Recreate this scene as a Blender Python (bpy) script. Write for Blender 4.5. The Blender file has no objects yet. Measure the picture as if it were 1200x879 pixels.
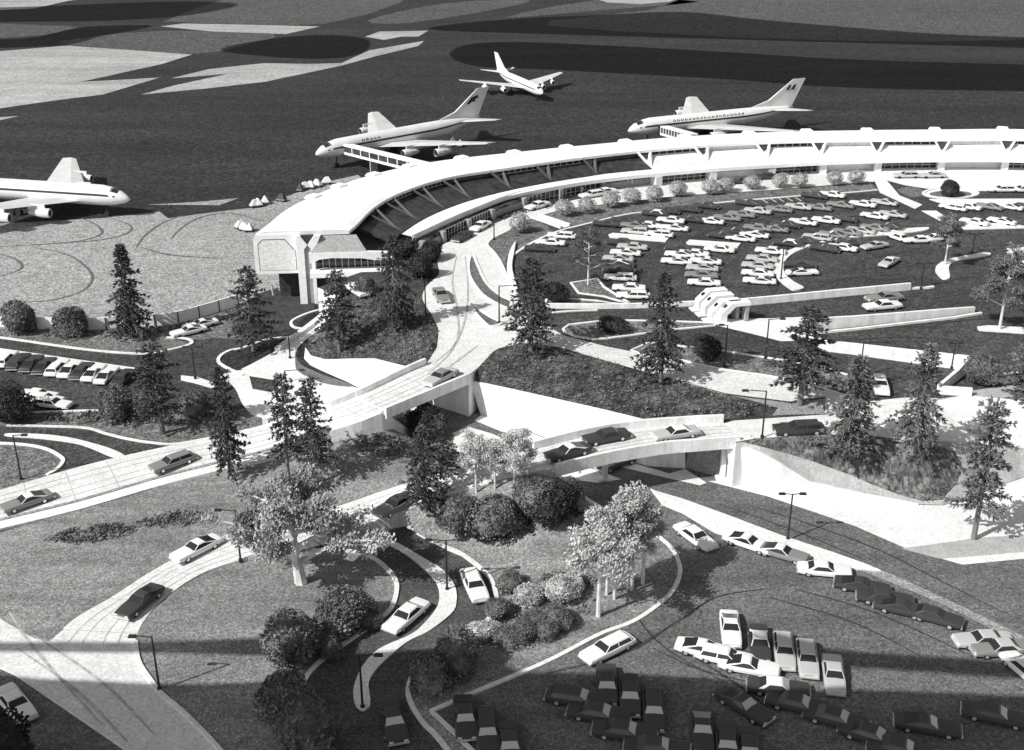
import bpy, bmesh, math, random
from mathutils import Vector, Matrix, geometry
from mathutils.bvhtree import BVHTree
R = math.radians
SC = bpy.context.scene
COL = SC.collection
# ---------------------------------------------------------------- camera model
F, CX, CY, H = 1400.0, 600.0, 439.5, 70.8
PITCH = math.atan(622 / 1400)
FW = Vector((0, math.cos(PITCH), -math.sin(PITCH)))
DN = Vector((0, -math.sin(PITCH), -math.cos(PITCH)))
CAM = Vector((0, 0, H))
def ray(px, py):
    return Vector(((px - CX) / F, 0, 0)) + FW + DN * ((py - CY) / F)
def at(px, py, z=0.0):
    v = ray(px, py)
    return CAM + v * ((z - H) / v.z)
cd = bpy.data.cameras.new('camera'); cam = bpy.data.objects.new('camera', cd); COL.objects.link(cam)
cam.location = CAM; cam.rotation_euler = (math.pi / 2 - PITCH, 0, 0)
cd.sensor_fit = 'HORIZONTAL'; cd.sensor_width = 36; cd.lens = F / 1200 * 36; cd.clip_start = .5; cd.clip_end = 12000
SC.camera = cam
# ---------------------------------------------------------------- light
AZ, EL = R(34), R(41)                     # direction the light travels
TRAVEL = Vector((math.cos(EL) * math.cos(AZ), math.cos(EL) * math.sin(AZ), -math.sin(EL)))
sl = bpy.data.lights.new('sun', 'SUN'); sl.energy = 4.3; sl.angle = R(.3); sl.color = (1, .985, .96)
so = bpy.data.objects.new('sun', sl); COL.objects.link(so); so.location = (-300, -150, 400)
so.rotation_euler = TRAVEL.to_track_quat('-Z', 'Y').to_euler()
w = bpy.data.worlds.new('World'); SC.world = w; w.use_nodes = True
nt = w.node_tree; bg = nt.nodes['Background']
sky = nt.nodes.new('ShaderNodeTexSky'); sky.sky_type = 'NISHITA'; sky.sun_disc = False
sky.sun_elevation = EL; sky.sun_rotation = math.atan2(-math.cos(AZ), -math.sin(AZ)) % (2 * math.pi)
bw = nt.nodes.new('ShaderNodeRGBToBW')
nt.links.new(sky.outputs[0], bw.inputs[0]); nt.links.new(bw.outputs[0], bg.inputs[0]); bg.inputs[1].default_value = .115
SC.view_settings.view_transform = 'Standard'; SC.view_settings.look = 'None'
SC.view_settings.exposure = 0.17; SC.view_settings.gamma = 1; SC.view_settings.use_curve_mapping = False
SC.cycles.max_bounces = 5; SC.cycles.diffuse_bounces = 3; SC.cycles.glossy_bounces = 2; SC.cycles.transparent_max_bounces = 4
# ---------------------------------------------------------------- materials
MATS = {}
def mat(name, v, layers=((4.0, .3), (.6, .2), (.06, .15)), rough=.9, bump=0, spec=.3, metal=0, grain=None):
    """neutral grey; layers = (scale per metre, amplitude) of noise multiplying the grey"""
    if name in MATS: return MATS[name]
    m = bpy.data.materials.new(name); m.use_nodes = True
    t = m.node_tree; b = t.nodes['Principled BSDF']
    b.inputs['Roughness'].default_value = rough
    b.inputs['Metallic'].default_value = metal
    b.inputs['Specular IOR Level'].default_value = spec
    tc = t.nodes.new('ShaderNodeTexCoord'); last = None; fine = None
    for sc, amp, *an in layers:
        n = t.nodes.new('ShaderNodeTexNoise'); n.inputs['Scale'].default_value = sc; n.inputs['Detail'].default_value = 3.0
        src = tc.outputs['Object']
        if an:      # long streaks: mowing, wear and drainage run one way
            mp = t.nodes.new('ShaderNodeMapping'); mp.inputs['Scale'].default_value = (1, an[0], 1) if len(an) < 2 else (1, an[0], an[1]); mp.inputs['Rotation'].default_value = (0, 0, .12)
            t.links.new(src, mp.inputs['Vector']); src = mp.outputs[0]
        t.links.new(src, n.inputs['Vector'])
        r = t.nodes.new('ShaderNodeMapRange'); r.inputs[1].default_value = .3; r.inputs[2].default_value = .7
        r.inputs[3].default_value = 1 - amp; r.inputs[4].default_value = 1 + amp; r.clamp = False
        t.links.new(n.outputs[0], r.inputs[0])
        if fine is None: fine = n
        if last is None: last = r.outputs[0]
        else:
            k = t.nodes.new('ShaderNodeMath'); k.operation = 'MULTIPLY'
            t.links.new(last, k.inputs[0]); t.links.new(r.outputs[0], k.inputs[1]); last = k.outputs[0]
    for cell, amp in (grain or ()):
        # coarse aggregate: every little cell of the surface has its own tone
        sv = t.nodes.new('ShaderNodeVectorMath'); sv.operation = 'SCALE'; sv.inputs[3].default_value = 1 / cell
        fv = t.nodes.new('ShaderNodeVectorMath'); fv.operation = 'FLOOR'; wn = t.nodes.new('ShaderNodeTexWhiteNoise'); wn.noise_dimensions = '2D'
        t.links.new(tc.outputs['Object'], sv.inputs[0]); t.links.new(sv.outputs[0], fv.inputs[0]); t.links.new(fv.outputs[0], wn.inputs['Vector'])
        r = t.nodes.new('ShaderNodeMapRange'); r.inputs[3].default_value = 1 - amp; r.inputs[4].default_value = 1 + amp; t.links.new(wn.outputs['Value'], r.inputs[0])
        if last is None: last = r.outputs[0]
        else:
            k = t.nodes.new('ShaderNodeMath'); k.operation = 'MULTIPLY'
            t.links.new(last, k.inputs[0]); t.links.new(r.outputs[0], k.inputs[1]); last = k.outputs[0]
    if last is None:
        b.inputs['Base Color'].default_value = (v, v, v, 1)
    else:
        k = t.nodes.new('ShaderNodeMath'); k.operation = 'MULTIPLY'; k.inputs[1].default_value = v; k.use_clamp = True
        t.links.new(last, k.inputs[0]); t.links.new(k.outputs[0], b.inputs['Base Color'])
        if bump:
            bn = t.nodes.new('ShaderNodeBump'); bn.inputs['Strength'].default_value = bump; bn.inputs['Distance'].default_value = .1
            t.links.new(fine.outputs[0], bn.inputs['Height']); t.links.new(bn.outputs[0], b.inputs['Normal'])
    MATS[name] = m
    return m
GR = ((2.6, .22), (.7, .12), (.05, .16), (.07, .2, 6))
GN = ((.11, .42), (.23, .25)); GM = ((.23, .5), (.37, .3)); GF = ((.31, .5), (.71, .45))
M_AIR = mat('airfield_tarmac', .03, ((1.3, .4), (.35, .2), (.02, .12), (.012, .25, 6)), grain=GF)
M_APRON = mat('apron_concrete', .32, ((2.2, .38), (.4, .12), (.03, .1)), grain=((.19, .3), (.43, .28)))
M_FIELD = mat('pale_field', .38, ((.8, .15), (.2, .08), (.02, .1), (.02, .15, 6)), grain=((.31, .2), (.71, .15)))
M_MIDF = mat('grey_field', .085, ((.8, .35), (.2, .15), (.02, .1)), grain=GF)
M_GRASS = mat('lawn_grass', .23, ((3.2, .15), (.8, .12), (.045, .2), (.07, .22, 7)), bump=.4, grain=GN)
M_GRASS2 = mat('verge_grass', .16, ((3.2, .35), (.8, .25), (.07, .16)), bump=.4, grain=GM)
M_COVER = mat('ground_cover', .068, ((1.6, .5), (.4, .6), (.12, .3)), bump=1, grain=GM)
M_COVER2 = mat('grey_ground_cover', .115, ((1.6, .35), (.4, .4), (.12, .25)), bump=.6, grain=GM)
M_SLOPE = mat('slope_paving', .42, ((3.0, .1), (.5, .1)), grain=((.13, .12), (.3, .08)))
M_ASPH = mat('asphalt', .135, GR, grain=GN)
M_LANE = mat('lane_asphalt', .085, GR, grain=GN)
M_ASPHD = mat('dark_asphalt', .058, ((2.2, .28), (.6, .16), (.05, .18), (.06, .2, 6)), grain=GM)
M_ROAD = mat('road_concrete', .68, ((3.2, .1), (.7, .08), (.06, .07)), grain=((.13, .13), (.3, .08)))
M_PLAZA = mat('plaza_concrete', .76, ((3.2, .08), (.7, .06), (.06, .05), (.05, .06, 5)), grain=((.15, .09), (.3, .07)))
M_WHITE = mat('white_concrete', .82, ((2.5, .08), (.5, .06), (.9, .12, 1, .06)), rough=.8, grain=((.11, .05),))
M_KERB = mat('kerb_stone', .76, ((2.5, .14), (.4, .1)))
M_WALK = mat('grey_walk', .3, ((3, .25), (.6, .12)), grain=GN)
M_MARK = mat('tyre_rubber_mark', .045, ((1.5, .4),)); M_MARK2 = mat('faint_rubber_mark', .44, ((1.5, .3),))
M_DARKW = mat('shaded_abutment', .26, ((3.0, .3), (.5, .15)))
M_PAINT = mat('road_paint', .7, ((3, .2),))
M_GLASS = mat('dark_glass', .02, (), rough=.08, spec=.6)
M_FRAME = mat('pale_frame', .6, (), rough=.5)
M_ROOF = mat('white_roof', .86, ((1.2, .07), (.2, .05)), rough=.75)
M_PANEL = mat('grey_panel', .33, ((2.5, .22),))
M_SPAN = mat('spandrel_concrete', .72, ((2.0, .1), (.9, .1, 1, .1)))
M_DARK = mat('dark_metal', .03, (), rough=.5)
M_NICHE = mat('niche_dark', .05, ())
M_TYRE = mat('tyre_black', .02, (), rough=.8)
M_CHROME = mat('bright_trim', .8, (), rough=.25, metal=.6)
M_SOIL_SHADE = mat('soil_and_shade', .05, ((2, .5), (.5, .3)))
# ---------------------------------------------------------------- object helpers
def new_obj(name, me, parent=None):
    o = bpy.data.objects.new(name, me); COL.objects.link(o)
    if parent is not None: o.parent = parent
    return o
def mesh(name, verts, faces, m=None, smooth=False):
    me = bpy.data.meshes.new(name)
    me.from_pydata([tuple(v) for v in verts], [], faces)
    for x in (m if isinstance(m, (list, tuple)) else [m]):
        if x is not None: me.materials.append(x)
    if smooth: me.polygons.foreach_set('use_smooth', [True] * len(me.polygons))
    me.update()
    return me
LABELS = {}
def tag(o, label, cat, group=None, kind=None):
    o['label'] = label; o['category'] = cat
    if group: o['group'] = group
    if kind: o['kind'] = kind
    n = len(label.replace('-', ' ').split())
    if label in LABELS: print('DUPLABEL', label)
    if not 4 <= n <= 16: print('LABELLEN', n, label)
    LABELS[label] = o
    return o
def empty(name, loc=(0, 0, 0), rz=0.0):
    o = bpy.data.objects.new(name, None); COL.objects.link(o); o.location = loc; o.rotation_euler = (0, 0, rz)
    o.empty_display_size = .5
    return o
def copy_tree(o, parent=None):
    c = o.copy(); COL.objects.link(c)
    if parent is not None: c.parent = parent
    for ch in o.children: copy_tree(ch, c)
    return c
def struct(o):
    o['kind'] = 'structure'; return o
class MB:
    def __init__(s): s.v = []; s.f = []; s.mi = []
    def add(s, vs, fs, mi=0):
        n = len(s.v); s.v += [tuple(v) for v in vs]; s.f += [tuple(i + n for i in f) for f in fs]; s.mi += [mi] * len(fs)
    def box(s, c, size, rz=0, mi=0, top=1.0):
        cx, cy, cz = c; a, b, h = (x / 2 for x in size); ca, sa = math.cos(rz), math.sin(rz); vs = []
        for z, k in ((-h, 1), (h, top)):
            for x, y in ((-a, -b), (a, -b), (a, b), (-a, b)):
                x *= k; y *= k
                vs.append((cx + x * ca - y * sa, cy + x * sa + y * ca, cz + z))
        s.add(vs, [(3, 2, 1, 0), (4, 5, 6, 7), (0, 1, 5, 4), (1, 2, 6, 5), (2, 3, 7, 6), (3, 0, 4, 7)], mi)
    def tube(s, pts, rad, n=8, mi=0, cap=True):
        pts = [Vector(p) for p in pts]; rings = []
        for i, p in enumerate(pts):
            d = (pts[min(i + 1, len(pts) - 1)] - pts[max(i - 1, 0)]).normalized()
            u = d.orthogonal().normalized() if abs(d.z) < .9 else Vector((1, 0, 0)); u = (u - d * u.dot(d)).normalized(); v = d.cross(u)
            r = rad[i] if isinstance(rad, (list, tuple)) else rad
            rings.append([p + (u * math.cos(2 * math.pi * k / n) + v * math.sin(2 * math.pi * k / n)) * r for k in range(n)])
        vs = [q for rg in rings for q in rg]; fs = []
        for i in range(len(pts) - 1):
            for k in range(n):
                fs.append((i * n + k, i * n + (k + 1) % n, (i + 1) * n + (k + 1) % n, (i + 1) * n + k))
        if cap: fs.append(tuple(range(n))[::-1]); fs.append(tuple((len(pts) - 1) * n + k for k in range(n)))
        s.add(vs, fs, mi)
    def prism(s, poly, z0, z1, mi=0):
        """extruded xy polygon (ccw)"""
        n = len(poly); vs = [(x, y, z0) for x, y in poly] + [(x, y, z1) for x, y in poly]
        fs = [tuple(range(n))[::-1], tuple(range(n, 2 * n))] + [(i, (i + 1) % n, n + (i + 1) % n, n + i) for i in range(n)]
        s.add(vs, fs, mi)
    def build(s, name, m, parent=None, smooth=False, o=True):
        me = mesh(name, s.v, s.f, m, smooth); me.polygons.foreach_set('material_index', s.mi); me.update()
        return new_obj(name, me, parent) if o else me
# ---------------------------------------------------------------- curves and sheets
def cr(pts, n=5, closed=False):
    """Catmull-Rom through the points (any tuple length)"""
    out = []; N = len(pts); rng = range(N if closed else N - 1)
    g = lambda i: pts[i % N] if closed else pts[max(0, min(N - 1, i))]
    for i in rng:
        a, b, c, d = g(i - 1), g(i), g(i + 1), g(i + 2)
        for k in range(n):
            t = k / n
            out.append(tuple(.5 * (2 * q + (r - p) * t + (2 * p - 5 * q + 4 * r - s) * t * t + (3 * q - p - 3 * r + s) * t ** 3) for p, q, r, s in zip(a, b, c, d)))
    if not closed: out.append(tuple(pts[-1]))
    return out
def dens(pts, step, closed=True):
    out = []; N = len(pts)
    for i in range(N if closed else N - 1):
        a, b = Vector(pts[i]), Vector(pts[(i + 1) % N]); k = max(1, int((b - a).length / step))
        out += [a.lerp(b, j / k) for j in range(k)]
    if not closed: out.append(Vector(pts[-1]))
    return out
TERR = []
def reg(o):
    me = o.data
    TERR.append(BVHTree.FromPolygons([v.co.copy() for v in me.vertices], [tuple(p.vertices) for p in me.polygons])); return o
def hit(px, py):
    d = ray(px, py).normalized(); best = None
    for t in TERR:
        h = t.ray_cast(CAM, d)
        if h[0] is not None and (best is None or h[3] < best[1]): best = (h[0], h[3])
    return best[0] if best else at(px, py, 0)
def inside(poly, x, y):
    c = False; n = len(poly); j = n - 1
    for i in range(n):
        if (poly[i][1] > y) != (poly[j][1] > y) and x < (poly[j][0] - poly[i][0]) * (y - poly[i][1]) / (poly[j][1] - poly[i][1]) + poly[i][0]: c = not c
        j = i
    return c
def cdt(b2, inner):
    n = len(b2)
    r = geometry.delaunay_2d_cdt([Vector(p) for p in b2] + [Vector(p) for p in inner], [], [list(range(n))], 1, 1e-4)
    return r[0], r[2]
def up(me):
    """all faces to face up"""
    bm = bmesh.new(); bm.from_mesh(me)
    for f in bm.faces:
        f.normal_update()
        if f.normal.z < 0: f.normal_flip()
    bm.to_mesh(me); bm.free(); return me
def flat(name, pts, z, m, dz=0.0, smooth=0, parent=None):
    """a flat sheet from picture outline on plane z"""
    p = cr(pts, smooth, True) if smooth else pts
    P = [at(x, y, z) for x, y in p]
    vs, fs = cdt([(q.x, q.y) for q in P], [])
    o = new_obj(name, up(mesh(name, [(v.x, v.y, z + dz) for v in vs], fs, m)), parent)
    return struct(o) if parent is None else o
def sheet(name, pts, m, cell=2.0, dz=0.0, rough=0.0, seed=1, power=3):
    """a terrain sheet through boundary points (px, py, z), inside by inverse distance"""
    P = [at(x, y, z) for x, y, z in pts]; B = dens(P, cell)
    b2 = [(q.x, q.y) for q in B]; rnd = random.Random(seed); inner = []
    xs = [q[0] for q in b2]; ys = [q[1] for q in b2]; y = min(ys)
    while y < max(ys):
        x = min(xs)
        while x < max(xs):
            X, Y = x + rnd.uniform(-.3, .3) * cell, y + rnd.uniform(-.3, .3) * cell
            if inside(b2, X, Y) and min((X - a) ** 2 + (Y - b) ** 2 for a, b in b2) > (cell * .45) ** 2: inner.append((X, Y))
            x += cell
        y += cell
    vs, fs = cdt(b2, inner); out = []
    for v in vs:
        s = t = 0; dm = 1e9
        for q in B:
            d2 = (v.x - q.x) ** 2 + (v.y - q.y) ** 2; dm = min(dm, d2)
            wgt = 1 / (d2 ** (power / 2) + 1e-6); s += wgt; t += wgt * q.z
        out.append((v.x, v.y, t / s + dz + (rnd.uniform(-rough, rough) if dm > .2 else 0)))
    o = new_obj(name, up(mesh(name, out, fs, m, smooth=True))); struct(o); reg(o); return o
def drape(name, pts, m, off=.03, step=6, smooth=0, kind='structure'):
    """a thin sheet lying on whatever terrain is seen inside the outline"""
    p = cr(pts, smooth, True) if smooth else pts
    B = [(q.x, q.y) for q in dens([Vector(x) for x in p], step)]; inner = []
    xs = [q[0] for q in B]; ys = [q[1] for q in B]; y = min(ys)
    while y < max(ys):
        x = min(xs)
        while x < max(xs):
            if inside(B, x, y) and min((x - a) ** 2 + (y - b) ** 2 for a, b in B) > (step * .4) ** 2: inner.append((x, y))
            x += step * 1.5
        y += step
    vs, fs = cdt(B, inner)
    out = []
    for v in vs:
        h = hit(v.x, v.y); out.append((h.x, h.y, h.z + off))
    o = new_obj(name, up(mesh(name, out, fs, m, True))); o['kind'] = kind; return o
def prism(name, pts, z, h, m, smooth=0):
    """a low raised slab (median, kerbed island) standing on plane z"""
    p = cr(pts, smooth, True) if smooth else pts
    P = [at(x, y, z) for x, y in p]; n = len(P)
    vs, fs = cdt([(q.x, q.y) for q in P], [])
    V = [(v.x, v.y, z + h) for v in vs]; Fc = [tuple(f) for f in fs]; k = len(V)
    V += [(q.x, q.y, z + h) for q in P] + [(q.x, q.y, z - .05) for q in P]
    Fc += [(k + i, k + (i + 1) % n, k + n + (i + 1) % n, k + n + i) for i in range(n)]
    me = mesh(name, V, Fc, m); bm = bmesh.new(); bm.from_mesh(me); bmesh.ops.remove_doubles(bm, verts=bm.verts, dist=1e-4)
    bmesh.ops.recalc_face_normals(bm, faces=bm.faces); bm.to_mesh(me); bm.free()
    return struct(new_obj(name, me))
def sweep(pts, w0, h, zoff=0.0, closed=False):
    """box section along world points -> verts, faces"""
    P = [Vector(p) for p in pts]; n = len(P); vs = []; fs = []
    for i, p in enumerate(P):
        a = P[(i - 1) % n] if closed else P[max(0, i - 1)]; b = P[(i + 1) % n] if closed else P[min(n - 1, i + 1)]
        t = (b - a); t.z = 0; t = t.normalized() if t.length > 1e-6 else Vector((1, 0, 0)); s = Vector((-t.y, t.x, 0)) * (w0 / 2)
        hh = h[i] if isinstance(h, (list, tuple)) else h
        vs += [p + s + Vector((0, 0, zoff)), p - s + Vector((0, 0, zoff)), p - s + Vector((0, 0, hh)), p + s + Vector((0, 0, hh))]
    for i in range(n if closed else n - 1):
        a, b = 4 * i, 4 * ((i + 1) % n)
        fs += [(a + k, a + (k + 1) % 4, b + (k + 1) % 4, b + k) for k in range(4)]
    if not closed: fs += [(0, 1, 2, 3), (4 * n - 1, 4 * n - 2, 4 * n - 3, 4 * n - 4)]
    return vs, fs
def kerb(name, pts, z=None, w0=.48, h=.16, m=None, smooth=5, closed=False):
    p = cr(pts, smooth, closed) if smooth else pts
    P = [at(x, y, z) if z is not None else hit(x, y) for x, y in p]
    vs, fs = sweep(P, w0, h, -.1, closed)
    me = mesh(name, vs, fs, m or M_KERB); bm = bmesh.new(); bm.from_mesh(me); bmesh.ops.recalc_face_normals(bm, faces=bm.faces); bm.to_mesh(me); bm.free()
    return struct(new_obj(name, me))
def resample(P, n):
    P = [Vector(p) for p in P]; L = [0]
    for a, b in zip(P, P[1:]): L.append(L[-1] + (b - a).length)
    out = []; j = 0
    for i in range(n):
        s = L[-1] * i / (n - 1)
        while j < len(P) - 2 and L[j + 1] < s: j += 1
        out.append(P[j].lerp(P[j + 1], (s - L[j]) / max(1e-9, L[j + 1] - L[j])))
    return out
def ramp(name, left, right, m, n=40, thick=None):
    """solid road between two edges (px,py,z); thick None = down to the ground"""
    A = resample([at(*q) for q in cr(left, 6)], n); B = resample([at(*q) for q in cr(right, 6)], n); V = []; Fc = []
    for a, b in zip(A, B):
        for q in (a, b): V.append(tuple(q)); V.append((q.x, q.y, -.2 if thick is None else q.z - thick))
    for i in range(n - 1):
        a, b = 4 * i, 4 * i + 4
        Fc += [(a, a + 2, b + 2, b), (a + 1, a, b, b + 1), (a + 2, a + 3, b + 3, b + 2), (a + 3, a + 1, b + 1, b + 3)]
    Fc += [(0, 1, 3, 2), (4 * n - 2, 4 * n - 1, 4 * n - 3, 4 * n - 4)]
    me = mesh(name, V, Fc, m); bm = bmesh.new(); bm.from_mesh(me); bmesh.ops.recalc_face_normals(bm, faces=bm.faces); bm.to_mesh(me); bm.free()
    o = new_obj(name, me); reg(o); return o, A, B
# ================================================================ TERRAIN
ZP = 6.0
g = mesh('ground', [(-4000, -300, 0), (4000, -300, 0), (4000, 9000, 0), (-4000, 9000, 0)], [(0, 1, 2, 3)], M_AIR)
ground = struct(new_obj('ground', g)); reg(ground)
# terminal centre line is a circle; angles in degrees around TC
TC = Vector((77.0, 142.0, 0))
def pol(th, r, z): return Vector((TC.x + r * math.cos(R(th)), TC.y + r * math.sin(R(th)), z))
def fitr(pts, z):
    """quadratic r(theta) through seen points on plane z"""
    import numpy as np
    q = [at(x, y, z) - TC for x, y in pts]; th = [math.degrees(math.atan2(v.y, v.x)) for v in q]; rr = [math.hypot(v.x, v.y) for v in q]
    o = np.argsort(th); th = np.array(th)[o]; rr = np.array(rr)[o]
    def f(t):
        return float(sum(np.interp(t + d, th, rr) * w for d, w in ((-3, .12), (-1.5, .2), (0, .36), (1.5, .2), (3, .12))))
    return f, th
rB, thB = fitr([(1200, 197), (1100, 197), (1000, 199), (900, 205), (800, 212), (700, 224), (640, 236), (600, 247), (570, 260), (505, 290)], 6)
rC, _ = fitr([(1200, 187), (1100, 187), (1000, 189), (900, 194), (800, 201), (700, 211), (650, 219), (600, 229), (550, 243), (505, 263), (480, 283)], 8.7)
rF, _ = fitr([(1200, 163), (1100, 164), (1000, 165), (900, 167), (800, 173), (700, 183), (600, 197), (523, 208), (507, 213), (471, 225), (442, 240), (423, 258), (417, 269)], 12.0)
rK, _ = fitr([(1200, 150), (1100, 151), (1000, 152), (900, 154), (800, 159), (700, 168), (600, 178), (515, 187), (460, 197), (411, 211), (370, 227), (335, 243), (313, 264), (300, 275)], 12.4)
# plateau (upper level): front outline in the picture, then back under the terminal
front = [(372, 337), (400, 347), (425, 352), (455, 345), (478, 341), (492, 352), (504, 366), (510, 377), (514, 388), (512, 407), (500, 426), (549, 441), (560, 432),
         (578, 412), (600, 405), (640, 405), (660, 408), (700, 420), (760, 437), (800, 447), (850, 462), (890, 472), (912, 478), (860, 493), (845, 496), (862, 519), (885, 515),
         (920, 512), (965, 510), (1025, 512), (1060, 517), (1090, 470), (1137, 463), (1200, 470), (1300, 478)]
P2 = [at(x, y, ZP) for x, y in front]
last = P2[-1]; P2 += [Vector((170, last.y, ZP)), Vector((200, 200, ZP))]
for t in range(40, 155, 4): P2.append(pol(t, rB(max(t, 66)) + 1.5, ZP))
n2 = len(P2); vs, fs = cdt([(q.x, q.y) for q in P2], [])
V = [(v.x, v.y, ZP) for v in vs]; k = len(V); Fc = [tuple(f) for f in fs]
V += [(q.x, q.y, ZP) for q in P2] + [(q.x, q.y, -.2) for q in P2]
Fc += [(k + i, k + (i + 1) % n2, k + n2 + (i + 1) % n2, k + n2 + i) for i in range(n2)]
me = mesh('upper_ground', V, Fc, [M_ASPHD, M_WHITE]); bm = bmesh.new(); bm.from_mesh(me); bmesh.ops.recalc_face_normals(bm, faces=bm.faces)
for f in bm.faces:
    if abs(f.normal.z) < .5: f.material_index = 1
    elif f.normal.z < 0: f.normal_flip()
bm.to_mesh(me); bm.free()
plateau = struct(new_obj('upper_ground', me)); reg(plateau)
sheet('upper_plaza', [(1059, 518, 6.005), (1089, 469, 6.005), (1137, 462.5, 6.005), (1200, 469, 6.005), (1300, 477, 6.005), (1420, 486, 6.005), (1420, 540, 1.6), (1300, 530, 2.2), (1200, 525, 2.8), (1150, 522, 4), (1110, 517.5, 5.2)], M_PLAZA, 2.5)
# slopes
hill1 = sheet('planted_slope', [(549, 441, 6), (560, 432, 6), (578, 412, 6.01), (600, 405, 6.01), (640, 405, 6.01), (660, 408, 6.01), (700, 420, 6.01), (760, 437, 6.01), (800, 447, 6.01), (850, 462, 6.01), (890, 472, 6.01), (912, 478, 6.01),
               (860, 493, 6.01), (845, 496, 6), (800, 495, 5.8), (750, 492, 5.6), (700, 480, 5.4), (640, 466.5, 5.2), (600, 457.5, 4.8), (552, 447, 4.4)], M_COVER, 1.2, .03, rough=.16)
hill2 = sheet('planted_slope', [(864, 517.5, 6.01), (885, 515, 6.01), (920, 512, 6.01), (965, 510, 6.01), (1025, 512, 6.01), (1060, 517, 6.01), (1110, 517.5, 5.2), (1150, 522, 4), (1200, 525, 2.8), (1300, 530, 2.2), (1420, 540, 1.6),
               (1420, 548, .6), (1300, 547, .1), (1200, 559, .1), (1150, 576, .1), (1105, 592, .1), (1072, 591, .15), (1013, 580, .8), (952, 567, 1.6), (917, 545, 3.9), (900, 535, 4.8), (880, 527, 5.2), (850, 520.5, 5.4)], M_SLOPE, 1.4, .03, rough=.02)
hillL = sheet('planted_slope', [(400, 347, 6.01), (425, 352, 6.01), (455, 345, 6.01), (478, 341, 6.01), (492, 352, 6.01), (504, 366, 6.01), (510, 377, 6.01), (514, 388, 6.01), (512, 407, 6.01), (500, 426, 6.01),
               (480, 432, 5.3), (440, 422, 4.4), (410, 422, 2.8), (382, 423, 1.4), (365, 418, 1), (358, 408, 1.3), (362, 397, 2), (378, 384, 2.9), (392, 366, 4.2)], M_COVER, 1.2, .03, rough=.14)
drape('slope_cover', [(868, 518.5), (885, 516), (920, 513), (965, 511), (1025, 513), (1055, 519), (1090, 522), (1118, 530), (1126, 545), (1122, 564), (1104, 586), (1080, 588), (1055, 581), (1022, 569), (1000, 559), (980, 552), (950, 541), (925, 533), (895, 525)], M_COVER2, .16, 4)
# ramps
def ip(L, x):
    """px-edge list cut at x"""
    for i in range(len(L) - 1):
        if L[i][0] <= x <= L[i + 1][0]:
            t = (x - L[i][0]) / (L[i + 1][0] - L[i][0]); return i, tuple(p + (q - p) * t for p, q in zip(L[i], L[i + 1]))
e1L = [(-40, 584, .3), (0, 574, .35), (57, 557, .5), (100, 545, .7), (145, 534, .9), (205, 521, 1.3), (245, 513, 1.6), (300, 500, 2.4), (345, 488, 3.2), (390, 476, 4.3), (430, 460, 5.3), (475, 438, 5.95), (500, 427, 6.02)]
e1R = [(-40, 619, .3), (0, 609, .35), (75, 591, .5), (125, 577, .7), (187, 559, .9), (275, 537, 1.4), (310, 528, 1.9), (345, 517, 2.6), (392, 502, 4.0), (430, 489, 5.2), (455, 479, 5.8), (520, 452, 6.02), (549, 440, 6.02)]
iL, cL = ip(e1L, 415); iR, cR = ip(e1R, 450)
road1, r1A, r1B = ramp('approach_road', e1L[:iL + 1] + [cL], e1R[:iR + 1] + [cR], M_ROAD, 60)
struct(road1)
deck1, d1A, d1B = ramp('bridge_deck', [cL] + e1L[iL + 1:], [cR] + e1R[iR + 1:], M_ROAD, 24, 1.0)
e2F = [(626, 527, 6.0), (685, 512, 6.02), (740, 503, 6.02), (800, 498, 6.02), (848, 495.5, 6.02)]
e2N = [(650, 547.5, 6.0), (710, 533, 6.02), (775, 521.5, 6.02), (816, 518, 6.02), (866, 514, 6.02)]
deck2, d2A, d2B = ramp('bridge_deck', e2F, e2N, M_ROAD, 24, 1.0)
def pr_edges(L, n): return resample([at(*q) for q in cr(L, 6)], n)
ramp2, r2A, r2B = ramp('loop_ramp', [(58, 752, .05), (75, 735, .05), (95, 720, .06), (130, 700, .08), (180, 668, .1), (230, 642, .2), (270, 625, .4), (330, 610, .8), (400, 592, 1.5), (440, 578, 2.2), (490, 562, 3.2), (530, 551, 4.2), (575, 540, 5.3), (626, 527, 6.0)],
                     [(159, 756, .05), (159, 752, .05), (160, 745, .06), (169, 727, .08), (190, 703, .1), (234, 673, .2), (285, 655, .4), (340, 640, .8), (420, 617, 1.2), (475, 598, 2.1), (505, 587, 2.9), (545, 575, 3.9), (590, 561, 5.1), (650, 548, 6.0)], M_ROAD, 60)
struct(ramp2)
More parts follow.
